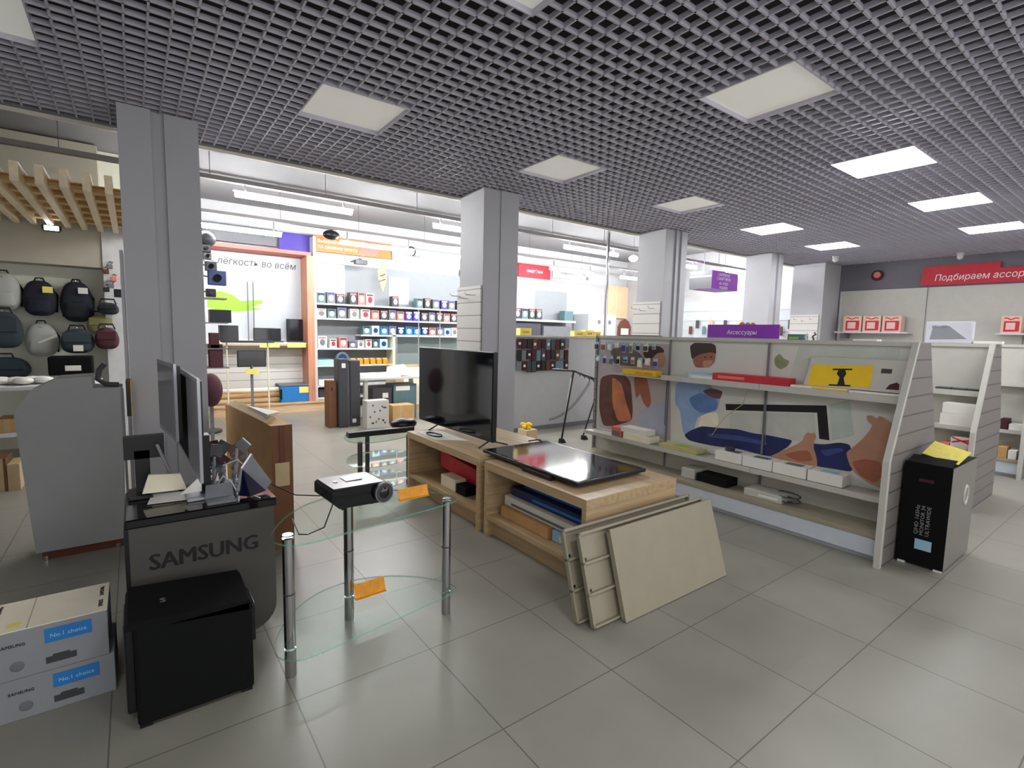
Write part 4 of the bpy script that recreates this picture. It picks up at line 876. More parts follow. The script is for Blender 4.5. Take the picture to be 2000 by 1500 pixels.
# pegboard unit facing the camera behind the second column
t = thing('accessory_wall', 'white free-standing display wall hung with dark accessories behind the second column', 'shelving unit', (5.4, 6.15, 0))
obj('panel', MB().box(4.45, 6.9, 6.1, 6.14, 0.04, 1.45), m_wallw, t)
obj('plinth', MB().box(4.5, 6.85, 6.08, 6.3, 0, 0.06), m_mgrey, t)
obj('top_rail', MB().box(4.45, 6.9, 6.06, 6.16, 1.45, 1.475), m_metalg, t)
obj('swoosh_print', MB().poly([(5.3+0.9*s, 6.098, 0.12+0.55*s*s) for s in [k/8 for k in range(9)]]+[(5.3+0.9*s, 6.098, 0.16+0.62*s*s) for s in [k/8 for k in range(8, -1, -1)]], (0, 1, 0), 0.001), m_backg, t)
random.seed(9)
am = [(m_dgrey, 'dark grey'), (m_maroon, 'maroon'), (m_black, 'black'), (m_brown, 'brown'), (m_mgrey, 'grey'), (m_maroon, 'wine red'), (m_teal, 'grey blue')]
for r in range(3):
    for c in range(11):
        x = 4.62+0.095*c+random.uniform(-.01, .01); z = 1.42-0.17*r; mm, cn = am[(c+r*2+random.randint(0, 1)) % 7]; h = random.uniform(0.11, 0.15)
        t = thing('hanging_accessory', '%s packet on the %s row of the display wall, %s' % (cn, ['top', 'middle', 'bottom'][r], ordl(c)), 'accessory', (x, 6.05, z-h), 'packets hung on the display wall')
        obj('packet', MB().box(x-0.042, x+0.042, 6.03, 6.055, z-h-0.02, z+0.004, 0.006), mm, t)
        obj('hook', MB().tube([(x, 6.0, z+0.01), (x, 6.1, z+0.012)], 0.004, 5), m_chrome, t)
        if (c+r) % 3 == 0: obj('label', MB().box(x-0.02, x+0.02, 6.028, 6.03, z-h*0.7, z-h*0.4), m_paper, t)
for k, (px0, px1) in enumerate([(1016, 1038), (1122, 1142), (1144, 1160), (1161, 1174)]):
    a = at(px0, 650, Y=6.05).x; b = at(px1, 650, Y=6.05).x
    fbox(a, b, 6.05, 6.15, 1.4755, 1.58 if k % 2 == 0 else 1.56, m_py, 'pale yellow tag card on top of the display wall, %s' % ordl(k), name='tag_card', cat='price tag', face=(0.2, 0.8, 0.3, 0.6), fm=m_amber, fside='-Y')
t = thing('small_box', 'small tan box with crumpled yellow paper near the second column', 'box', (4.35, 5.5, 0))
c = at(1025, 860, z=0); X0 = 4.43
obj('box', MB().box(X0-0.1, X0+0.1, 5.45, 5.65, 0.0, 0.16, 0.004), m_card2, t)
m = MB(); random.seed(2)
for k in range(9): m.ell((X0+random.uniform(-.07, .07), 5.55+random.uniform(-.07, .07), 0.18+random.uniform(0, .06)), 0.035, 0.03, 0.03, 7, 5)
obj('crumpled_paper', m, m_yellow, t)

# carton in front of gondola end
t = thing('monitor_carton', 'black and grey upright carton with a ring logo before the gondola end', 'box', (4.45, 0.98, 0))
x0, x1, y0, y1, zt = 4.17, 4.76, 0.86, 1.115, 0.70
b = MB().box(x0, x1, y0, y1, 0.015, zt); b.mi = [0, 2, 1, 1, 1, 0]
obj('carton', b, [m_satin, mat('satin_grey_carton', srgb(122, 118, 112), 0.4, var=0.03), m_satin], t)
obj('ring_logo', MB().tube([(4.53+0.045*math.cos(a), y0-0.001, 0.47+0.062*math.sin(a)) for a in [2*math.pi*k/20 for k in range(21)]], 0.01, 6).box(4.57, 4.585, y0-0.003, y0, 0.40, 0.45), m_metalg, t)
for k in range(3): text('side_lettering', ['ULTRAWIDE', 'MONITOR 34', 'QHD 165Hz'][k], (x0-0.0012, y0+0.10+0.03*k, 0.32), (0, 0, 1), (0, 1, 0), 0.03, m_silver, t, width=0.2)
obj('side_picture', MB().box(x0-0.0015, x0, y0+0.07, y0+0.16, 0.12, 0.19), m_lblue, t)
obj('handle_slot', MB().box(x0-0.0015, x0, y0+0.09, y0+0.17, 0.58, 0.60), m_maroon, t)
obj('front_flap', MB().poly([(x0, y0+0.01, zt), (x0, y1-0.01, zt), (x0+0.13, y1-0.01, zt+0.03), (x0+0.13, y0+0.01, zt+0.03)], (0, 0, 1), 0.004), m_satin, t)
obj('yellow_flap', MB().poly([(x0+0.12, y0+0.005, zt+0.008), (x1-0.16, y0+0.005, zt+0.05), (x1-0.20, y0+0.20, zt+0.10), (x0+0.13, y0+0.20, zt+0.045)], (0, 0, 1), 0.004), mat('mustard_flap', srgb(206, 190, 60), 0.5, var=0.12, scale=30), t)
for q in (x0+0.02, x1-0.02):
    obj('foot_pad', MB().box(q-0.02, q+0.02, y0+0.01, y0+0.05, 0, 0.015), m_paper, t)
    obj('foot_pad', MB().box(q-0.02, q+0.02, y1-0.05, y1-0.01, 0, 0.015), m_paper, t)

# goods on the second gondola (side facing us)
XF = 6.37-0.31
def on2(px0, px1, z0, h, m, lab, depth=0.17, face=None, fm=None, xf=XF, zp=800, **k):
    return onx(px0, px1, xf, depth, z0, h, m, lab, zpix=zp, face=face, fm=fm, **k)
on2(1831, 1896, 0.7405, 0.11, m_paper, 'lower white carton of two stacked on the second gondola shelf', zp=860)
on2(1838, 1906, 0.851, 0.10, m_paper, 'upper white carton of two stacked on the second gondola shelf', zp=820)
on2(1850, 1898, 0.201, 0.44, m_paper, 'white carton with a red band on the second gondola base', face=(0, 1, 0.35, 0.55), fm=m_red, xf=6.02, zp=920)
on2(1832, 1848, 0.201, 0.38, m_redl, 'small pink carton beside the red banded one on the second gondola', xf=6.02, zp=920)
for k, (a, b) in enumerate([(1826, 1856), (1858, 1886), (1888, 1912)]):
    on2(a, b, 1.0555, 0.03, m_dgrey, 'flat dark keyboard on the second gondola upper shelf, %s of three' % ordl(k), depth=0.1, xf=6.115, zp=760, name='keyboard', cat='keyboard', face=(0.05, 0.95, 0.2, 0.9), fm=m_mgrey, fside='T')
for k in range(3):
    y = 1.3+0.13*k; y = 1.15; z = 0.42+0.09*k; o = obj('red_pliers', MB().tube([(6.0, y+0.0, z), (5.98, y+0.05, z+0.02), (5.985, y+0.12, z+0.045)], 0.008, 6).tube([(6.0, y, z+0.03), (5.985, y+0.06, z+0.02), (5.985, y+0.12, z+0.0)], 0.008, 6).box(5.985, 6.02, y-0.01, y+0.01, z-0.01, z+0.04), m_red); tag(o, 'red handled tool clipped at the near edge of the second gondola, %s' % ['lowest', 'middle', 'highest'][k], 'tool')
t = thing('large_white_carton', 'large white printed carton standing on top of the second gondola', 'box', (6.37, 2.0, 1.5))
ya = at(1808, 650, X=6.33).y; yb = at(1899, 650, X=6.33).y; zt_ = at(1855, 628, X=6.33).z
obj('carton', MB().box(6.33, 6.42, yb, ya, 1.5, zt_, 0.004), mat('pale_lilac_carton', srgb(200, 200, 210), 0.5, var=0.06), t)
obj('printed_picture', MB().poly([(6.3285, yb+(ya-yb)*a, 1.5+(zt_-1.5)*b) for a, b in ((0.1, 0.2), (0.9, 0.15), (0.85, 0.75), (0.5, 0.8), (0.3, 0.5))], (1, 0, 0), 0.001), m_backg, t)
text('lettering', 'HD LED', (6.328, ya-(ya-yb)*0.3, zt_-0.05), RNY, UZ, 0.035, m_mgrey, t)
fbox(6.33, 6.42, at(1958, 665, X=6.33).y, at(1901, 665, X=6.33).y, 1.5, 1.525, m_paper, 'thin white carton right of the large one on the second gondola')
on2(1968, 1998, 0.5255, 0.07, m_paper, 'white carton on the third gondola shelf', xf=8.02, zp=850)
on2(1950, 1966, 0.5255, 0.12, m_maroon, 'dark red carton on the third gondola shelf', xf=8.02, zp=850)
on2(1948, 1966, 0.201, 0.13, m_cardb, 'brown carton on the base of the third gondola', xf=7.97, zp=890)
on2(1968, 1985, 0.201, 0.10, m_paper, 'white carton on the base of the third gondola', xf=7.97, zp=890)

# ================================================================ FAR RIGHT WALL
zb = 2.49
struct('trim_10', MB().box(XR-0.02, XR, 1.0, 4.44, 0, zb), m_white)
for k, (ya, yb) in enumerate(((3.02, 4.38), (1.72, 3.0), (0.42, 1.70))):
    t = thing('wall_shelf_bay', 'white wall shelving bay under the red sign, %s' % ['at the corner column', 'in the middle', 'at the photo edge'][k], 'shelving unit', (XR-0.03, (ya+yb)/2, 0))
    obj('back_board', MB().box(XR-0.045, XR-0.022, ya, yb, 0.1, zb), m_metalg, t)
    if k == 0:
        obj('shelf', MB().box(XR-0.35, XR-0.045, 3.17, 4.37, 1.655, 1.68), m_white, t); obj('bracket', MB().box(XR-0.33, XR-0.045, 4.2, 4.22, 1.55, 1.655), m_mgrey, t)
    if k == 2: obj('shelf', MB().box(XR-0.35, XR-0.045, ya, yb+0.3, 1.655, 1.68), m_white, t)
    obj('lower_shelf', MB().box(XR-0.35, XR-0.045, ya+0.01, yb-0.01, 1.2, 1.22), m_white, t)
def redbox(px0, px1, lab):
    xf = XR-0.3; a = at(px0, 630, X=xf).y; b = at(px1, 630, X=xf).y; zt_ = at((px0+px1)/2, 617, X=xf).z
    t = thing('appliance_carton', lab, 'box', (xf+0.1, (a+b)/2, 1.68), 'red and cream cartons on the wall shelf')
    obj('carton', MB().box(xf, xf+0.2, b, a, 1.6805, zt_, 0.004), mat('pink_cream_carton', srgb(226, 190, 172), 0.5, var=0.05), t)
    h = zt_-1.68; w = a-b
    obj('window_print', MB().poly([(xf-0.002, b+w*0.1, 1.68+h*0.1), (xf-0.002, b+w*0.85, 1.68+h*0.08), (xf-0.002, b+w*0.85, 1.68+h*0.7), (xf-0.002, b+w*0.1, 1.68+h*0.7)], (1, 0, 0), 0.0015), m_red, t)
    obj('picture', MB().box(xf-0.003, xf-0.002, b+w*0.3, b+w*0.75, 1.68+h*0.2, 1.68+h*0.6), mat('pale_pink_print', srgb(232, 190, 184), 0.5), t)
    obj('swirl_print', MB().tube([(xf-0.002, b+w*(0.15+0.7*s), 1.68+h*(0.84+0.05*math.sin(9*s))) for s in [k/8 for k in range(9)]], 0.008, 5), m_red, t)
for k, (a, b) in enumerate(((1647, 1682), (1685, 1720), (1723, 1760), (1955, 1996))):
    redbox(a, b, ['leftmost of three cream and red cartons on the far wall shelf', 'middle of three cream and red cartons on the far wall shelf', 'rightmost of three cream and red cartons on the far wall shelf', 'single cream and red carton on the shelf at the right photo edge'][k])
t = thing('wall_sign', 'long red sign with white italic lettering on the far wall', 'sign', (XR-0.02, 2.0, 2.5))
ys = at(1800, 540, X=XR-0.04).y
obj('board', MB().box(XR-0.04, XR-0.001, 0.2, ys, 2.52, 2.76).box(XR-0.04, XR-0.001, 2.08, ys-0.02, 2.76, 2.86), m_red, t)
lw = at(1825, 540, X=XR-0.045).y-at(2000, 533, X=XR-0.045).y
text('lettering', 'Подбираем ассортимент', (XR-0.042, at(1825, 540, X=XR-0.045).y-lw*0.70, 2.645), RNY, UZ, 0.15, m_ltext, t, width=lw*1.40, shear=0.15)
t = thing('wall_emblem', 'small round red emblem on the grey wall left of the red sign', 'sign', (XR-0.01, 3.83, 2.7))
c = at(1713, 538, X=XR-0.03)
obj('disc', MB().tube([(XR-0.03, c.y, c.z), (XR-0.002, c.y, c.z)], 0.1, 24), m_maroon, t)
obj('inner_mark', MB().tube([(XR-0.034, c.y, c.z+0.01), (XR-0.03, c.y, c.z+0.01)], 0.06, 20), m_redl, t)
def dome(px, py, X, lab):
    c = at(px, py, X=X); t = thing('dome_camera', lab, 'camera', (c.x, c.y, CZ))
    obj('base', MB().tube([(c.x, c.y, CZ-0.001), (c.x, c.y, CZ-0.04)], 0.05, 16), m_white, t, True); obj('dome', MB().ell((c.x, c.y, CZ-0.06), 0.045, 0.045, 0.05), m_white, t, True)
dome(1632, 505, 10.2, 'white dome camera on the ceiling above the corner column'); dome(1874, 512, 11.2, 'white dome camera on the ceiling above the red sign')

# ================================================================ BACK WALL, FROM LEFT TO RIGHT
YW = YB-0.02
# platform
o = obj('display_platform', MB().box(0.5, 3.3, 9.6, 10.09, 0, 0.15).box(0.48, 3.3, 9.58, 10.09, 0.15, 0.1795), m_plat); tag(o, 'low pine display platform along the back wall', 'platform')
# orange framed notebook bay
t = thing('notebook_bay', 'orange framed display bay with a bright wall and dark lettering', 'shelving unit', (1.6, 9.9, 0.18))
xa, xb = 0.55, 2.62
za, zc_ = at(395, 474, Y=9.7).z, at(607, 498, Y=9.7).z
obj('top_frame', MB().box(xa, xb, 9.62, 10.08, 2.80, 2.86), m_redl, t)
m_frame = wood_mat('orange_cherry_laminate', srgb(184, 122, 94), srgb(204, 144, 112), 'Z')
obj('side_frame', MB().box(2.54, 2.66, 9.62, 10.08, 0.18, 2.80), m_frame, t)
obj('side_frame', MB().box(0.5, 0.58, 9.62, 10.08, 0.18, 2.80), m_frame, t)
obj('lit_panel', MB().box(xa+0.03, 2.54, 10.04, 10.08, 1.3, 2.80), m_backp, t)
obj('lower_panel', MB().box(xa+0.03, 2.54, 10.03, 10.08, 0.18, 1.3), m_slatw, t)
obj('shelf', MB().box(xa+0.03, 2.54, 9.72, 10.04, 1.22, 1.25), m_white, t)
text('lettering', 'ноутбук – лёгкость во всём', (1.45, 10.035, 2.62), RX, UZ, 0.16, m_dgrey, t, width=2.0, shear=0.15)
obj('leaf_print', MB().poly([at(x_, y_, Y=10.036) for x_, y_ in ((405, 574), (430, 568), (455, 576), (470, 588), (510, 586), (514, 592), (490, 600), (514, 604), (470, 608), (430, 608), (405, 600))], (0, 1, 0), 0.001), m_green, t)
for px in (483, 494): obj('light_rod', MB().tube([at(px, 550, Y=10.0), at(px+3, 668, Y=10.0)], 0.008, 6), m_mgrey, t)
def flatbox(px0, px1, py0, py1, Y, depth, m, lab, name, cat, **k):
    a = at(px0, (py0+py1)/2, Y=Y); b = at(px1, (py0+py1)/2, Y=Y); zt_ = at((px0+px1)/2, py0, Y=Y).z; zb_ = at((px0+px1)/2, py1, Y=Y).z
    if 'snap' in k: zz = k.pop('snap'); zt_ += zz-zb_; zb_ = zz
    o = obj(name, MB().box(a.x, b.x, Y, Y+depth, zb_, zt_, k.get('bev', 0.004)), m); return tag(o, lab, cat)
def laptop(px0, px1, py0, py1, Y, lab, snap):
    a = at(px0, py0, Y=Y); b = at(px1, py1, Y=Y); h = a.z-b.z; t = thing('laptop', lab, 'laptop', ((a.x+b.x)/2, Y, snap), 'laptops on the notebook bay')
    obj('screen_lid', MB().box(a.x, b.x, Y+0.15, Y+0.162, snap+0.02, snap+h, 0.003), m_black, t)
    obj('screen', MB().box(a.x+0.012, b.x-0.012, Y+0.148, Y+0.15, snap+0.035, snap+h-0.012), m_screen, t)
    obj('keyboard_base', MB().box(a.x, b.x, Y-0.06, Y+0.15, snap, snap+0.018, 0.003), m_dgrey, t)
laptop(498, 553, 640, 668, 9.82, 'open dark laptop in the middle of the notebook bay', 1.2505)
laptop(563, 607, 632, 678, 9.80, 'open dark laptop at the right end of the notebook bay', 1.2505)
t = thing('hanging_price_rail', 'thin rail with yellow price tags on the notebook bay shelf edge', 'price rail', (2.0, 9.7, 1.2))
obj('rail', MB().box(1.0, 2.5, 9.705, 9.718, 1.19, 1.225), m_card2, t)
for px in (518, 538, 572, 590): 
    c = at(px, 675, Y=9.7); obj('price_tag', MB().box(c.x-0.09, c.x+0.07, 9.70, 9.705, 1.16, 1.24), m_py, t)
# lower display table with monitor
t = thing('wall_display', 'dark flat screen on a stand in front of the notebook bay', 'monitor', (1.45, 9.3, 0.0))
a = at(463, 684, Y=9.3); b = at(520, 716, Y=9.3)
obj('screen_case', MB().box(a.x, b.x, 9.3, 9.34, b.z, a.z, 0.004), m_black, t); obj('screen', MB().box(a.x+0.015, b.x-0.015, 9.297, 9.3, b.z+0.015, a.z-0.015), m_dgrey, t)
obj('post', MB().box((a.x+b.x)/2-0.02, (a.x+b.x)/2+0.02, 9.34, 9.36, 0.02, b.z+0.1), m_mgrey, t); obj('foot', MB().box((a.x+b.x)/2-0.2, (a.x+b.x)/2+0.2, 9.25, 9.45, 0, 0.02), m_mgrey, t)
c = at(493, 725, Y=9.29); obj('price_tag', MB().box(c.x-0.1, c.x+0.1, 9.285, 9.29, c.z-0.05, c.z+0.04), m_py, t); 
obj('tag_arm', MB().box(c.x-0.01, c.x+0.01, 9.29, 9.345, c.z, c.z+0.1), m_mgrey, t)
# blue crate and wrapped rolls on the platform
t = thing('blue_crate', 'bright blue plastic crate with a yellow tag on the platform', 'crate', (2.4, 9.7, 0.18))
a = at(548, 750, Y=9.64); b = at(616, 778, Y=9.64); zt_ = 0.5
obj('body', MB().box(a.x, b.x-0.02, 9.64, 10.0, 0.1805, zt_-0.03, 0.01), m_blue, t); obj('lid', MB().box(a.x-0.01, b.x-0.01, 9.63, 10.01, zt_-0.03, zt_, 0.005), m_mgrey, t)
obj('latch', MB().box(a.x-0.018, a.x+0.02, 9.62, 9.64, 0.24, 0.42), m_black, t); obj('tag', MB().box(b.x-0.28, b.x-0.1, 9.633, 9.64, 0.34, 0.45), m_py, t)
for k in range(3):
    z = 0.18+0.045+0.09*k; o = obj('wrapped_roll', MB().tube([(0.95, 9.78+0.02*k, z), (2.15, 9.78+0.02*k, z)], 0.044, 12), [m_card2, m_cardb, m_cream][k], None, True)
    tag(o, ['lowest paper-wrapped roll lying left of the blue crate', 'middle brown wrapped roll left of the blue crate', 'top cream wrapped roll left of the blue crate'][k], 'roll')
    obj('end_cap', MB().tube([(2.15, 9.78+0.02*k, z), (2.16, 9.78+0.02*k, z)], 0.03, 12), m_dgrey, o)
# display tree of gadgets beside column 1
t = thing('gadget_stand', 'tall stand behind the first column carrying gadgets and boxes', 'stand', (1.05, 8.3, 0))
X0 = at(404, 600, Y=8.3).x
obj('pole', MB().tube([(X0-0.06, 8.3, 0), (X0-0.06, 8.3, 2.8)], 0.02, 10), m_mgrey, t, True)
obj('base', MB().tube([(X0-0.06, 8.3, 0), (X0-0.06, 8.3, 0.03)], 0.2, 20), m_dgrey, t, True)
for k, z in enumerate((1.9, 1.56, 1.2, 0.93)): obj('tray', MB().box(X0-0.1, X0+0.24, 8.18, 8.5, z-0.015, z), m_mgrey, t)
def gad(px0, px1, py0, py1, m, lab, name, cat, Y=8.2, snap=None, d=0.2):
    kw = {} if snap is None else {'snap': snap}
    return flatbox(px0, px1, py0, py1, Y, d, m, lab, name, cat, **kw)
gad(410, 452, 608, 633, m_black, 'black camcorder box under the green leaf print', 'camera_box', 'box', snap=1.5605)
gad(430, 466, 634, 664, m_dgrey, 'dark grey speaker box beside the gadget stand', 'speaker_box', 'box', Y=8.55, d=0.2, snap=1.30)
gad(410, 428, 634, 664, m_maroon, 'maroon device box on the gadget stand', 'device_box', 'box', snap=1.2005)
gad(410, 436, 680, 725, m_maroon, 'wine coloured bag at the foot of the gadget stand', 'shopping_bag', 'bag', snap=0.9305)
t = thing('gadget_shelf', 'narrow dark wall ledge behind the gadget stand', 'shelf', (1.4, 8.65, 0)); obj('ledge', MB().box(1.05, 1.75, 8.52, 8.8, 1.27, 1.2995), m_dgrey, t); obj('leg', MB().box(1.1, 1.12, 8.6, 8.62, 0, 1.27), m_cream, t); obj('leg', MB().box(1.66, 1.68, 8.6, 8.62, 0, 1.27), m_cream, t)
for k, (px, py, m_, cn) in enumerate([(402, 485, m_black, 'black'), (405, 500, m_mgrey, 'grey'), (412, 520, m_dgrey, 'dark'), (424, 543, m_navy, 'navy blue'), (412, 572, m_black, 'glossy black')]):
    c = at(px, py, Y=8.2); t = thing('camera_gadget', '%s camera gadget on the gadget stand, %s from the top' % (cn, ['first', 'second', 'third', 'fourth', 'fifth'][k]), 'camera', c)
    s = [0.06, 0.05, 0.07, 0.11, 0.06][k]
    obj('body', MB().box(c.x-s, c.x+s, 8.17, 8.27, c.z-s*0.9, c.z+s*0.9, 0.01), m_, t); obj('lens', MB().tube([(c.x, 8.17, c.z), (c.x, 8.13, c.z)], s*0.45, 12), m_gloss, t, True)
    obj('arm', MB().tube([(c.x, 8.25, c.z), (X0-0.06, 8.3, c.z+0.03)], 0.01, 6), m_dgrey, t)
c = at(418, 465, Y=8.2); o = obj('stand_cap', MB().ell((at(404, 460, Y=8.2).x, 8.3, c.z-0.01), 0.12, 0.1, 0.11), m_dgrey, None, True); tag(o, 'dark dome on top of the gadget stand', 'accessory')
o = obj('flattened_carton', MB().poly([(1.0, 7.6, 0), (1.55, 7.6, 0), (1.5, 7.7, 0.12), (1.1, 7.7, 0.2)], (0, 1, 0), 0.35), m_card2); tag(o, 'pale flattened carton on the floor right of the first column', 'box')
obj('flap', MB().poly([(1.0, 7.6, 0.1), (1.3, 7.58, 0.14), (1.35, 7.8, 0.3), (1.0, 7.8, 0.26)], (0, 0, 1), 0.006), m_py, o)
o = obj('round_speaker', MB().ell((at(412, 760, Y=7.3).x, 7.3, at(412, 762, Y=7.3).z), 0.13, 0.12, 0.21), m_maroon, None, True); tag(o, 'dark maroon oval speaker beside the first column', 'speaker')
obj('stand', MB().box(o.location.x-0.02, o.location.x+0.02, 7.28, 7.32, 0, o.location.z+0.05), m_mgrey, o)

# product shelving on the back wall
t = thing('product_shelving', 'tall white wall shelving full of small product boxes', 'shelving unit', (4.2, 9.9, 0))
obj('side_panel', MB().box(2.67, 2.72, 9.68, 10.09, 0.18, 3.16), m_white, t)
obj('header_panel', MB().box(2.72, 5.9, 10.02, 10.09, 2.75, 3.2), m_white, t)
obj('back_panel', MB().box(2.72, 6.88, 10.03, 10.09, 0.3, 2.75), m_backg, t)
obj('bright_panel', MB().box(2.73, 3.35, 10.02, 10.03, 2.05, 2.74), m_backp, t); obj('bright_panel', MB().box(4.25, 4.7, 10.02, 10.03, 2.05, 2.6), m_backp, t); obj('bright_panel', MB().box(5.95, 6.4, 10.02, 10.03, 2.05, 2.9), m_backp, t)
SH = [(1.98, 2.72, 5.95), (1.71, 2.72, 5.95), (1.41, 3.55, 5.95), (1.15, 2.72, 4.2), (0.83, 2.72, 4.2), (0.45, 2.72, 4.2), (0.22, 2.72, 4.2)]
for z, a, b in SH: obj('shelf', MB().box(a, b, 9.7, 10.03, z-0.03, z), m_white, t)
obj('lower_side', MB().box(4.2, 4.26, 9.7, 10.03, 0, 1.45), m_cream, t)
def proto(i):
    """one small retail box: body plus printed picture faces"""
    body, pic, acc = [(m_dgrey, m_paper, m_redl), (m_paper, m_red, m_dgrey), (m_mgrey, m_paper, m_violet), (m_violet, m_lblue, m_paper), (m_blue, m_paper, m_navy), (m_lblue, m_navy, m_paper), (m_redl, m_paper, m_dgrey), (m_teal, m_paper, m_black), (m_paper, m_mgrey, m_redl), (m_navy, m_lblue, m_paper)][i]
    t = thing('retail_box', 'x', 'box', (0, -50, 0)); t.location = (0, 0, 0); WL[t] = Vector((0, 0, 0))
    obj('carton', MB().box(-0.085, 0.085, 0, 0.16, 0, 0.21), body, t)
    obj('picture', MB().ell((0, 0, 0.1), 0.055, 0.004, 0.06, 10, 6), pic, t); obj('print_band', MB().box(-0.07, 0.07, -0.003, 0, 0.165, 0.195), acc, t)
    return t
protos = [proto(i) for i in range(10)]; used = [False]*10
PN = ['dark grey', 'white and red', 'grey', 'violet', 'blue', 'pale blue', 'salmon', 'grey green', 'white and grey', 'navy']
def retail(i, x, y, z, sx, sz, lab, group):
    if not used[i]: o = protos[i]; used[i] = True; o.location = (x, y, z); o['label'] = lab; o['group'] = group
    else: o = dup(protos[i], (x, y, z), lab, group=group)
    o.scale = (sx, 1, sz)
    return o
random.seed(21)
rows = [
    ('top', 1.98, 9.74, [(2.82, 7, .9, .9), (3.0, 2, .9, 1), (3.17, 0, .9, .9), (3.42, 0, .8, 1.1), (3.58, 6, .8, 1.15), (3.75, 1, .9, 1.1), (4.28, 0, .8, 1.0), (4.82, 7, .8, .95), (5.0, 0, .8, 1.0), (5.2, 2, .9, .95), (5.4, 3, .9, .9), (5.58, 2, .9, .9), (5.78, 0, .9, .95)]),
    ('second', 1.71, 9.74, [(2.82, 8, 1, .8), (3.01, 7, .9, .8), (3.2, 2, 1, .95), (3.44, 8, .95, .9), (3.66, 1, 1, .9)]+[(3.86+0.178*k, [6, 0, 2, 6, 3, 3, 0, 2, 0, 6, 0, 2][k], .88, .85+.05*(k % 3)) for k in range(12)]),
    ('third', 1.41, 9.74, [(3.68+0.18*k, [7, 5, 4, 2, 9, 4, 4, 9, 6, 2, 5, 8, 2][k], .9, .8+.06*(k % 2)) for k in range(13)]),
    ('fourth', 1.15, 9.74, [(2.83, 8, .95, 1.05), (3.03, 1, .7, .8), (3.22, 6, .9, .95), (3.4, 2, .8, .6), (3.56, 8, .7, .7), (3.72, 1, .7, .8), (3.86, 7, .6, .8), (4.03, 5, .95, .85)]),
]
for rn, z, y, items in rows:
    for k, (x, i, sx, sz) in enumerate(items):
        retail(i, x, y, z+0.0005, sx, sz, '%s retail box on the %s product shelf, %s' % (PN[i], rn, ordl(k)), 'retail boxes on the %s product shelf' % rn)
for k in range(6):
    x = 3.42+0.13*k; t = thing('amber_packet', 'small amber packet on the fifth product shelf, %s' % ordl(k), 'packet', (x, 9.78, 0.83), 'amber packets on the fifth shelf')
    obj('pouch', MB().box(x-0.05, x+0.05, 9.75, 9.85, 0.8305, 0.93, 0.01), m_amber, t); obj('seal', MB().box(x-0.045, x+0.045, 9.79, 9.81, 0.93, 0.95), m_card2, t)
t = thing('round_gadget_pack', 'round blue gadget pack on the fifth product shelf', 'box', (3.15, 9.78, 0.83))
obj('case', MB().tube([(3.2, 9.74, 0.96), (3.2, 9.84, 0.96)], 0.12, 20), m_teal, t, True); obj('dial', MB().tube([(3.2, 9.733, 0.96), (3.2, 9.74, 0.96)], 0.08, 20), m_navy, t, True)
fbox(2.74, 3.05, 9.76, 9.95, 0.8305, 0.93, m_lblue, 'flat pale blue pack at the left of the fifth product shelf')
fbox(2.76, 3.3, 9.76, 9.95, 0.4505, 0.55, m_paper, 'flat white pack on the sixth product shelf')
fbox(2.76, 3.1, 9.76, 9.95, 0.2205, 0.38, m_dgrey, 'dark carton on the lowest product shelf')
# signs above
def sign(px0, px1, py0, py1, Y, m, lab, txt=None, name='category_sign', tm=m_ltext, size=0.09, pts=None, fx=0.5):
    a = at(px0, (py0+py1)/2, Y=Y); b = at(px1, (py0+py1)/2, Y=Y); c = at((px0+px1)/2, py0, Y=Y); d = at((px0+px1)/2, py1, Y=Y)
    t = thing(name, lab, 'sign', ((a.x+b.x)/2, Y, d.z)); obj('board', MB().box(a.x, b.x, Y, Y+0.04, d.z, c.z), m, t)
    if txt:
        for k, s in enumerate(txt): text('lettering', s, (a.x+(b.x-a.x)*fx, Y-0.001, (c.z+d.z)/2+size*0.6*(len(txt)-1)/1-size*1.25*k), RX, UZ, size, tm, t, width=(b.x-a.x)*0.5 if len(s) > 8 else None)
    return t, a.x, b.x, d.z, c.z
t, a, b, zl, zh = sign(612, 763, 468, 498, 9.9, m_orange, 'orange sign with two lines of white words above the product shelving', ['Выбирайте технику', 'по своему вкусу'], fx=0.3, size=0.08)
obj('photo_patch', MB().poly([(a+(b-a)*0.55, 9.898, zl+0.03), (a+(b-a)*0.8, 9.898, zl+0.03), (a+(b-a)*0.88, 9.898, zh-0.08), (a+(b-a)*0.62, 9.898, zh-0.12)], (0, 1, 0), 0.001), m_redl, t)
sign(545, 605, 456, 490, 9.9, m_violet, 'dark violet sign left of the orange sign')
sign(395, 540, 440, 474, 9.95, m_mgrey, 'grey notice strip above the notebook bay')
t, a, b, zl, zh = sign(766, 850, 488, 512, 9.95, m_metalg, 'pale grey sign with a thin swirl right of the orange sign', ['сервис'], tm=m_dgrey, size=0.1)
obj('swirl', MB().tube([(a+0.42+0.09*math.cos(u), 9.945, zh-0.04+0.09*math.sin(u)) for u in [k*0.3-1.2 for k in range(14)]], 0.014, 6), m_dgrey, t)
t = thing('yellow_pennant', 'pale yellow arrow pennant hanging before the product shelving', 'sign', at(747, 540, Y=9.6))
obj('pennant', MB().poly([at(x_, y_, Y=9.6) for x_, y_ in ((747, 512), (754, 530), (755, 545), (748, 570), (740, 545), (738, 530))], (0, 1, 0), 0.004), m_py, t)
obj('ink_bar', MB().poly([at(x_, y_, Y=9.596) for x_, y_ in ((742, 538), (753, 534), (753, 537), (742, 541))], (0, 1, 0), 0.003).poly([at(x_, y_, Y=9.596) for x_, y_ in ((740, 549), (753, 544), (753, 547), (740, 551))], (0, 1, 0), 0.003), m_dgrey, t)
obj('string', MB().tube([at(747, 512, Y=9.6), Vector((at(747, 512, Y=9.6).x, 9.6, HB))], 0.002, 4), m_mgrey, t)

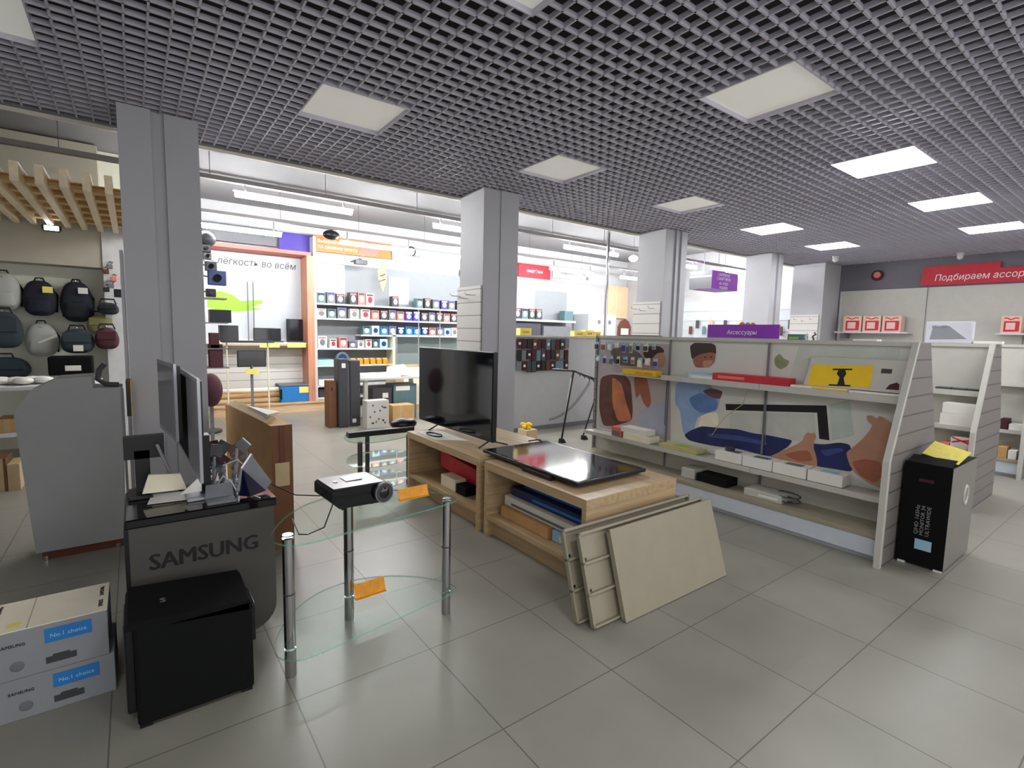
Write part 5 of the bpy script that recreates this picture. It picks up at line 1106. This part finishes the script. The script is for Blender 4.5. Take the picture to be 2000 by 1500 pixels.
# furniture in the middle of the back hall
t = thing('packing_desk', 'white topped desk with papers in front of the product shelving', 'desk', (3.5, 8.0, 0))
obj('top', MB().box(2.82, 4.4, 7.9, 8.5, 0.70, 0.73), m_white, t)
for lx in (2.98, 4.0): obj('leg', MB().box(lx-0.03, lx+0.03, 7.93, 7.99, 0, 0.70), m_metalg, t); obj('leg', MB().box(lx-0.03, lx+0.03, 8.4, 8.46, 0, 0.70), m_metalg, t)
o = obj('paper_heap', MB().poly([(2.9, 7.98, 0.731), (3.6, 7.98, 0.731), (3.62, 8.4, 0.731), (2.88, 8.38, 0.731)], (0, 0, 1), 0.05).poly([(3.35, 8.0, 0.781), (3.85, 8.0, 0.731), (3.8, 8.3, 0.9), (3.5, 8.3, 0.86)], (0, 0, 1), 0.02), m_paper); tag(o, 'heap of white papers on the packing desk', 'paper')
fbox(3.12, 3.45, 8.0, 8.35, 0, 0.55, m_dgrey, 'dark computer case with white stickers under the desk', name='computer_tower', cat='computer', face=(0.5, 0.8, 0.7, 0.85), fm=m_paper, fside='-Y')
fbox(3.48, 3.9, 8.0, 8.35, 0, 0.60, m_teal, 'grey teal case under the desk beside the dark one', name='computer_tower', cat='computer', face=(0.1, 0.7, 0.82, 0.95), fm=m_paper, fside='-Y')
t = thing('tall_speaker', 'tall dark grey tower speaker pair on the floor of the back hall', 'speaker', (2.65, 7.85, 0))
for q, (a, b) in enumerate(((2.47, 2.62), (2.66, 2.82))):
    cb = obj('cabinet', MB().box(a, b, 7.72+0.03*q, 7.95, 0.0, 1.06-0.03*q, 0.015), m_dgrey, t)
obj('bridge', MB().box(2.61, 2.67, 7.78, 7.92, 0.0, 0.98), m_mgrey, t)
obj('sticker', MB().box(2.52, 2.58, 7.717, 7.72, 0.92, 0.99), m_paper, t); obj('sticker', MB().box(2.69, 2.75, 7.747, 7.75, 0.06, 0.12), m_paper, t)
fbox(2.34, 2.46, 7.78, 8.0, 0, 0.72, m_cardd, 'narrow brown carton left of the tower speakers', face=(0.3, 0.5, 0.8, 0.86), fm=m_black, fside='-Y')
t = thing('patterned_carton', 'pale grey carton covered in small dark prints on the back floor', 'box', (3.05, 7.5, 0))
obj('carton', MB().box(2.8, 3.15, 7.42, 7.62, 0, 0.43, 0.004), m_metalg, t); random.seed(4); m = MB()
for k in range(14): a, b = random.uniform(2.83, 3.12), random.uniform(0.05, 0.38); m.box(a-0.012, a+0.012, 7.418, 7.42, b-0.012, b+0.012)
obj('print', m, m_dgrey, t)
fbox(3.3, 3.68, 7.62, 7.9, 0, 0.30, m_cardb, 'plain brown carton right of the patterned one', face=(0.3, 0.4, 0, 1), fm=m_card2, fside='-Y')
t = thing('glass_showcase', 'glass showcase on a beige base between desk and second column', 'display case', (4.1, 8.9, 0))
obj('base', MB().box(3.85, 5.2, 8.75, 9.2, 0, 0.85), m_card2, t)
obj('door_panel', MB().box(4.0, 4.35, 8.745, 8.75, 0.12, 0.83), m_cream, t)
obj('glass_box', MB().box(3.85, 5.2, 8.75, 8.756, 0.85, 1.42).box(3.85, 5.2, 9.194, 9.2, 0.85, 1.42).box(3.85, 3.856, 8.756, 9.194, 0.85, 1.42).box(5.194, 5.2, 8.756, 9.194, 0.85, 1.42), m_glass, t)
for q in (3.86, 4.3, 4.75, 5.19): obj('post', MB().tube([(q, 8.74, 0.85), (q, 8.74, 1.9 if q in (4.3, 4.75) else 1.43)], 0.01, 8), m_silver, t)
obj('top_rim', MB().box(3.84, 5.21, 8.74, 8.76, 1.42, 1.435), m_silver, t)

# right part of the back wall
t = thing('back_counter_bay', 'white counter bay with dark goods under the red sign at the back', 'shelving unit', (8.4, 9.8, 0))
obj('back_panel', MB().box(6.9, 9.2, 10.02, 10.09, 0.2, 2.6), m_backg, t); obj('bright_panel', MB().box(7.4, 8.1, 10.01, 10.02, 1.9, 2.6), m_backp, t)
obj('shelf', MB().box(6.9, 9.2, 9.65, 10.02, 1.80, 1.85), m_white, t); obj('shelf', MB().box(6.9, 9.2, 9.65, 10.02, 1.40, 1.43), m_white, t); obj('counter_body', MB().box(6.9, 9.2, 9.6, 10.0, 0.0, 1.30), m_white, t)
fbox(7.1, 8.05, 9.68, 9.95, 1.4305, 1.75, m_dgrey, 'long dark carton on the back counter shelf'); fbox(8.15, 9.1, 9.68, 9.95, 1.4305, 1.70, m_mgrey, 'long grey carton on the back counter shelf')
random.seed(8)
for k in range(4): retail([0, 7, 0, 0][k], 7.35+0.22*k, 9.7, 1.8505, 1.1, 1.2, 'dark grey gadget box on the back counter shelf, %s' % ordl(k), 'gadget boxes on the back counter shelf')
fbox(8.85, 9.15, 9.7, 9.9, 1.8505, 2.1, m_teal, 'blue grey carton at the right of the back counter shelf')
sign(1013, 1075, 517, 543, 10.05, m_red, 'red sign with a pale line of words behind the second column', ['смартфоны'], size=0.12)
t, a, b, zl, zh = sign(1080, 1135, 524, 545, 10.05, m_metalg, 'pale sign with a small print right of the red back sign', ['планшеты'], tm=m_mgrey, size=0.1)
t, a, b, zl, zh = sign(1136, 1152, 528, 550, 9.3, m_paper, 'small white notice with four dark squares at the back', None, name='notice')
for q in (a+0.02, b-0.02): obj('hanging_wire', MB().tube([(q, 9.32, zh), (q, 9.32, HB)], 0.003, 4), m_mgrey, t)
obj('printed_square', MB().box(a+0.04, a+(b-a)*0.45, 9.298, 9.3, (zl+zh)/2+0.01, zh-0.03).box(a+(b-a)*0.55, b-0.04, 9.298, 9.3, zl+0.03, (zl+zh)/2-0.01), m_dgrey, t)
o = obj('doorway_booth', MB().box(9.5, 10.55, 9.5, 10.05, 0, 2.05), m_backp); tag(o, 'bright white booth at the back, right of the counter bay', 'booth')
obj('round_print', MB().tube([(9.9, 9.497, 1.85), (9.9, 9.5, 1.85)], 0.06, 12).tube([(10.3, 9.497, 1.85), (10.3, 9.5, 1.85)], 0.06, 12), m_mgrey, o)
t = thing('photo_stand', 'arched brown photo stand at the far back', 'stand', (10.8, 9.4, 0))
obj('arch', MB().poly([(10.55, 9.4, 0), (11.05, 9.4, 0), (11.05, 9.4, 1.75), (10.95, 9.4, 1.9), (10.8, 9.4, 1.95), (10.65, 9.4, 1.9), (10.55, 9.4, 1.75)], (0, 1, 0), 0.04), m_brown, t)
obj('inset', MB().box(10.65, 10.95, 9.395, 9.4, 1.3, 1.7), m_cream, t)
o = obj('orange_wall_panel', MB().box(10.7, XR-0.01, 10.02, 10.08, 2.0, 2.9), mat('peach_panel', srgb(228, 186, 150), 0.5)); tag(o, 'peach coloured panel high on the back wall beside the third column', 'panel')
obj('seam', MB().box(11.1, 11.11, 10.018, 10.02, 2.0, 2.9), m_cream, o)
# right wall of back hall: pegs with goods
t = thing('peg_wall', 'bright white peg wall seen between third and fourth columns', 'display panel', (XR-0.03, 7.0, 0))
obj('board', MB().box(XR-0.05, XR-0.002, 5.2, 9.0, 0.3, 2.4), m_backp, t)
for k in range(5): obj('rail', MB().box(XR-0.06, XR-0.05, 5.2, 9.0, 1.2+0.24*k, 1.215+0.24*k), m_metalg, t)
random.seed(6)
for k in range(14):
    y = 5.35+0.19*k; z = [1.95, 1.8][k % 2]; mm, cn = [(m_dgrey, 'dark'), (m_brown, 'brown'), (m_card2, 'tan'), (m_teal, 'teal')][k % 4]
    t = thing('hanging_case', '%s slim case hung on the far peg wall, %s from the right' % (cn, ['first']+ORD[1:] if False else (['first']+ORD[1:])[k]), 'accessory', (XR-0.1, y, z-0.2), 'slim cases hung on the far peg wall')
    obj('case', MB().box(XR-0.12, XR-0.09, y-0.04, y+0.04, z-0.22, z-0.02, 0.008), mm, t); obj('hook', MB().tube([(XR-0.14, y, z-0.01), (XR-0.05, y, z)], 0.005, 5), m_chrome, t)
# hanging purple sign box
t = thing('hanging_sign_box', 'purple and grey hanging sign box with white words between the columns', 'sign', (8.9, 5.9, 2.5))
a = at(1390, 550, Y=5.8); b = at(1441, 550, Y=5.8); zt_ = at(1415, 531, Y=5.8).z; zb_ = at(1415, 566, Y=5.8).z
yl = 5.8; ax_ = a.x
m = MB().box(ax_, b.x, yl, yl+0.5, zb_, zt_); m.mi = [0, 0, 0, 0, 0, 1]
obj('box', m, [m_purple, m_dgrey], t)
obj('photo_strip', MB().box(ax_-0.003, ax_, yl, yl+0.5, (zb_+zt_)/2+0.05, (zb_+zt_)/2+0.08), m_mgrey, t)
for k, s in enumerate(('ЗАРЯЖАЙ', 'СМАРТФОН', 'на ходу', 'подари')):
    text('lettering', s, ((ax_+b.x)/2-0.05, yl-0.002, zt_-0.07-(zt_-zb_)*0.23*k), RX, UZ, 0.085, m_ltext, t)
for q in (ax_+0.1, b.x-0.1): obj('suspension_wire', MB().tube([(q, yl+0.25, zt_), (q, yl+0.25, HB)], 0.004, 5), m_mgrey, t)
t = thing('plush_display', 'small rack with three round brown toys above the purple sign', 'rack', (7.3, 4.3, 0))
c = at(1462, 640, Y=4.3)
obj('post', MB().box(c.x-0.02, c.x+0.02, 4.3, 4.34, 0, 1.72), m_amber, t); obj('foot', MB().box(c.x-0.2, c.x+0.2, 4.2, 4.45, 0, 0.02), m_amber, t)
obj('shelf', MB().box(c.x-0.25, c.x+0.25, 4.25, 4.4, 1.60, 1.62), m_redl, t)
for k in range(3): obj('round_toy', MB().ell((c.x-0.16+0.16*k, 4.32, 1.69), 0.05, 0.05, 0.07), m_brown, t, True)
for i, (pr, u) in enumerate(zip(protos, used)):
    if not u:
        for ch in list(pr.children): bpy.data.objects.remove(ch)
        bpy.data.objects.remove(pr)
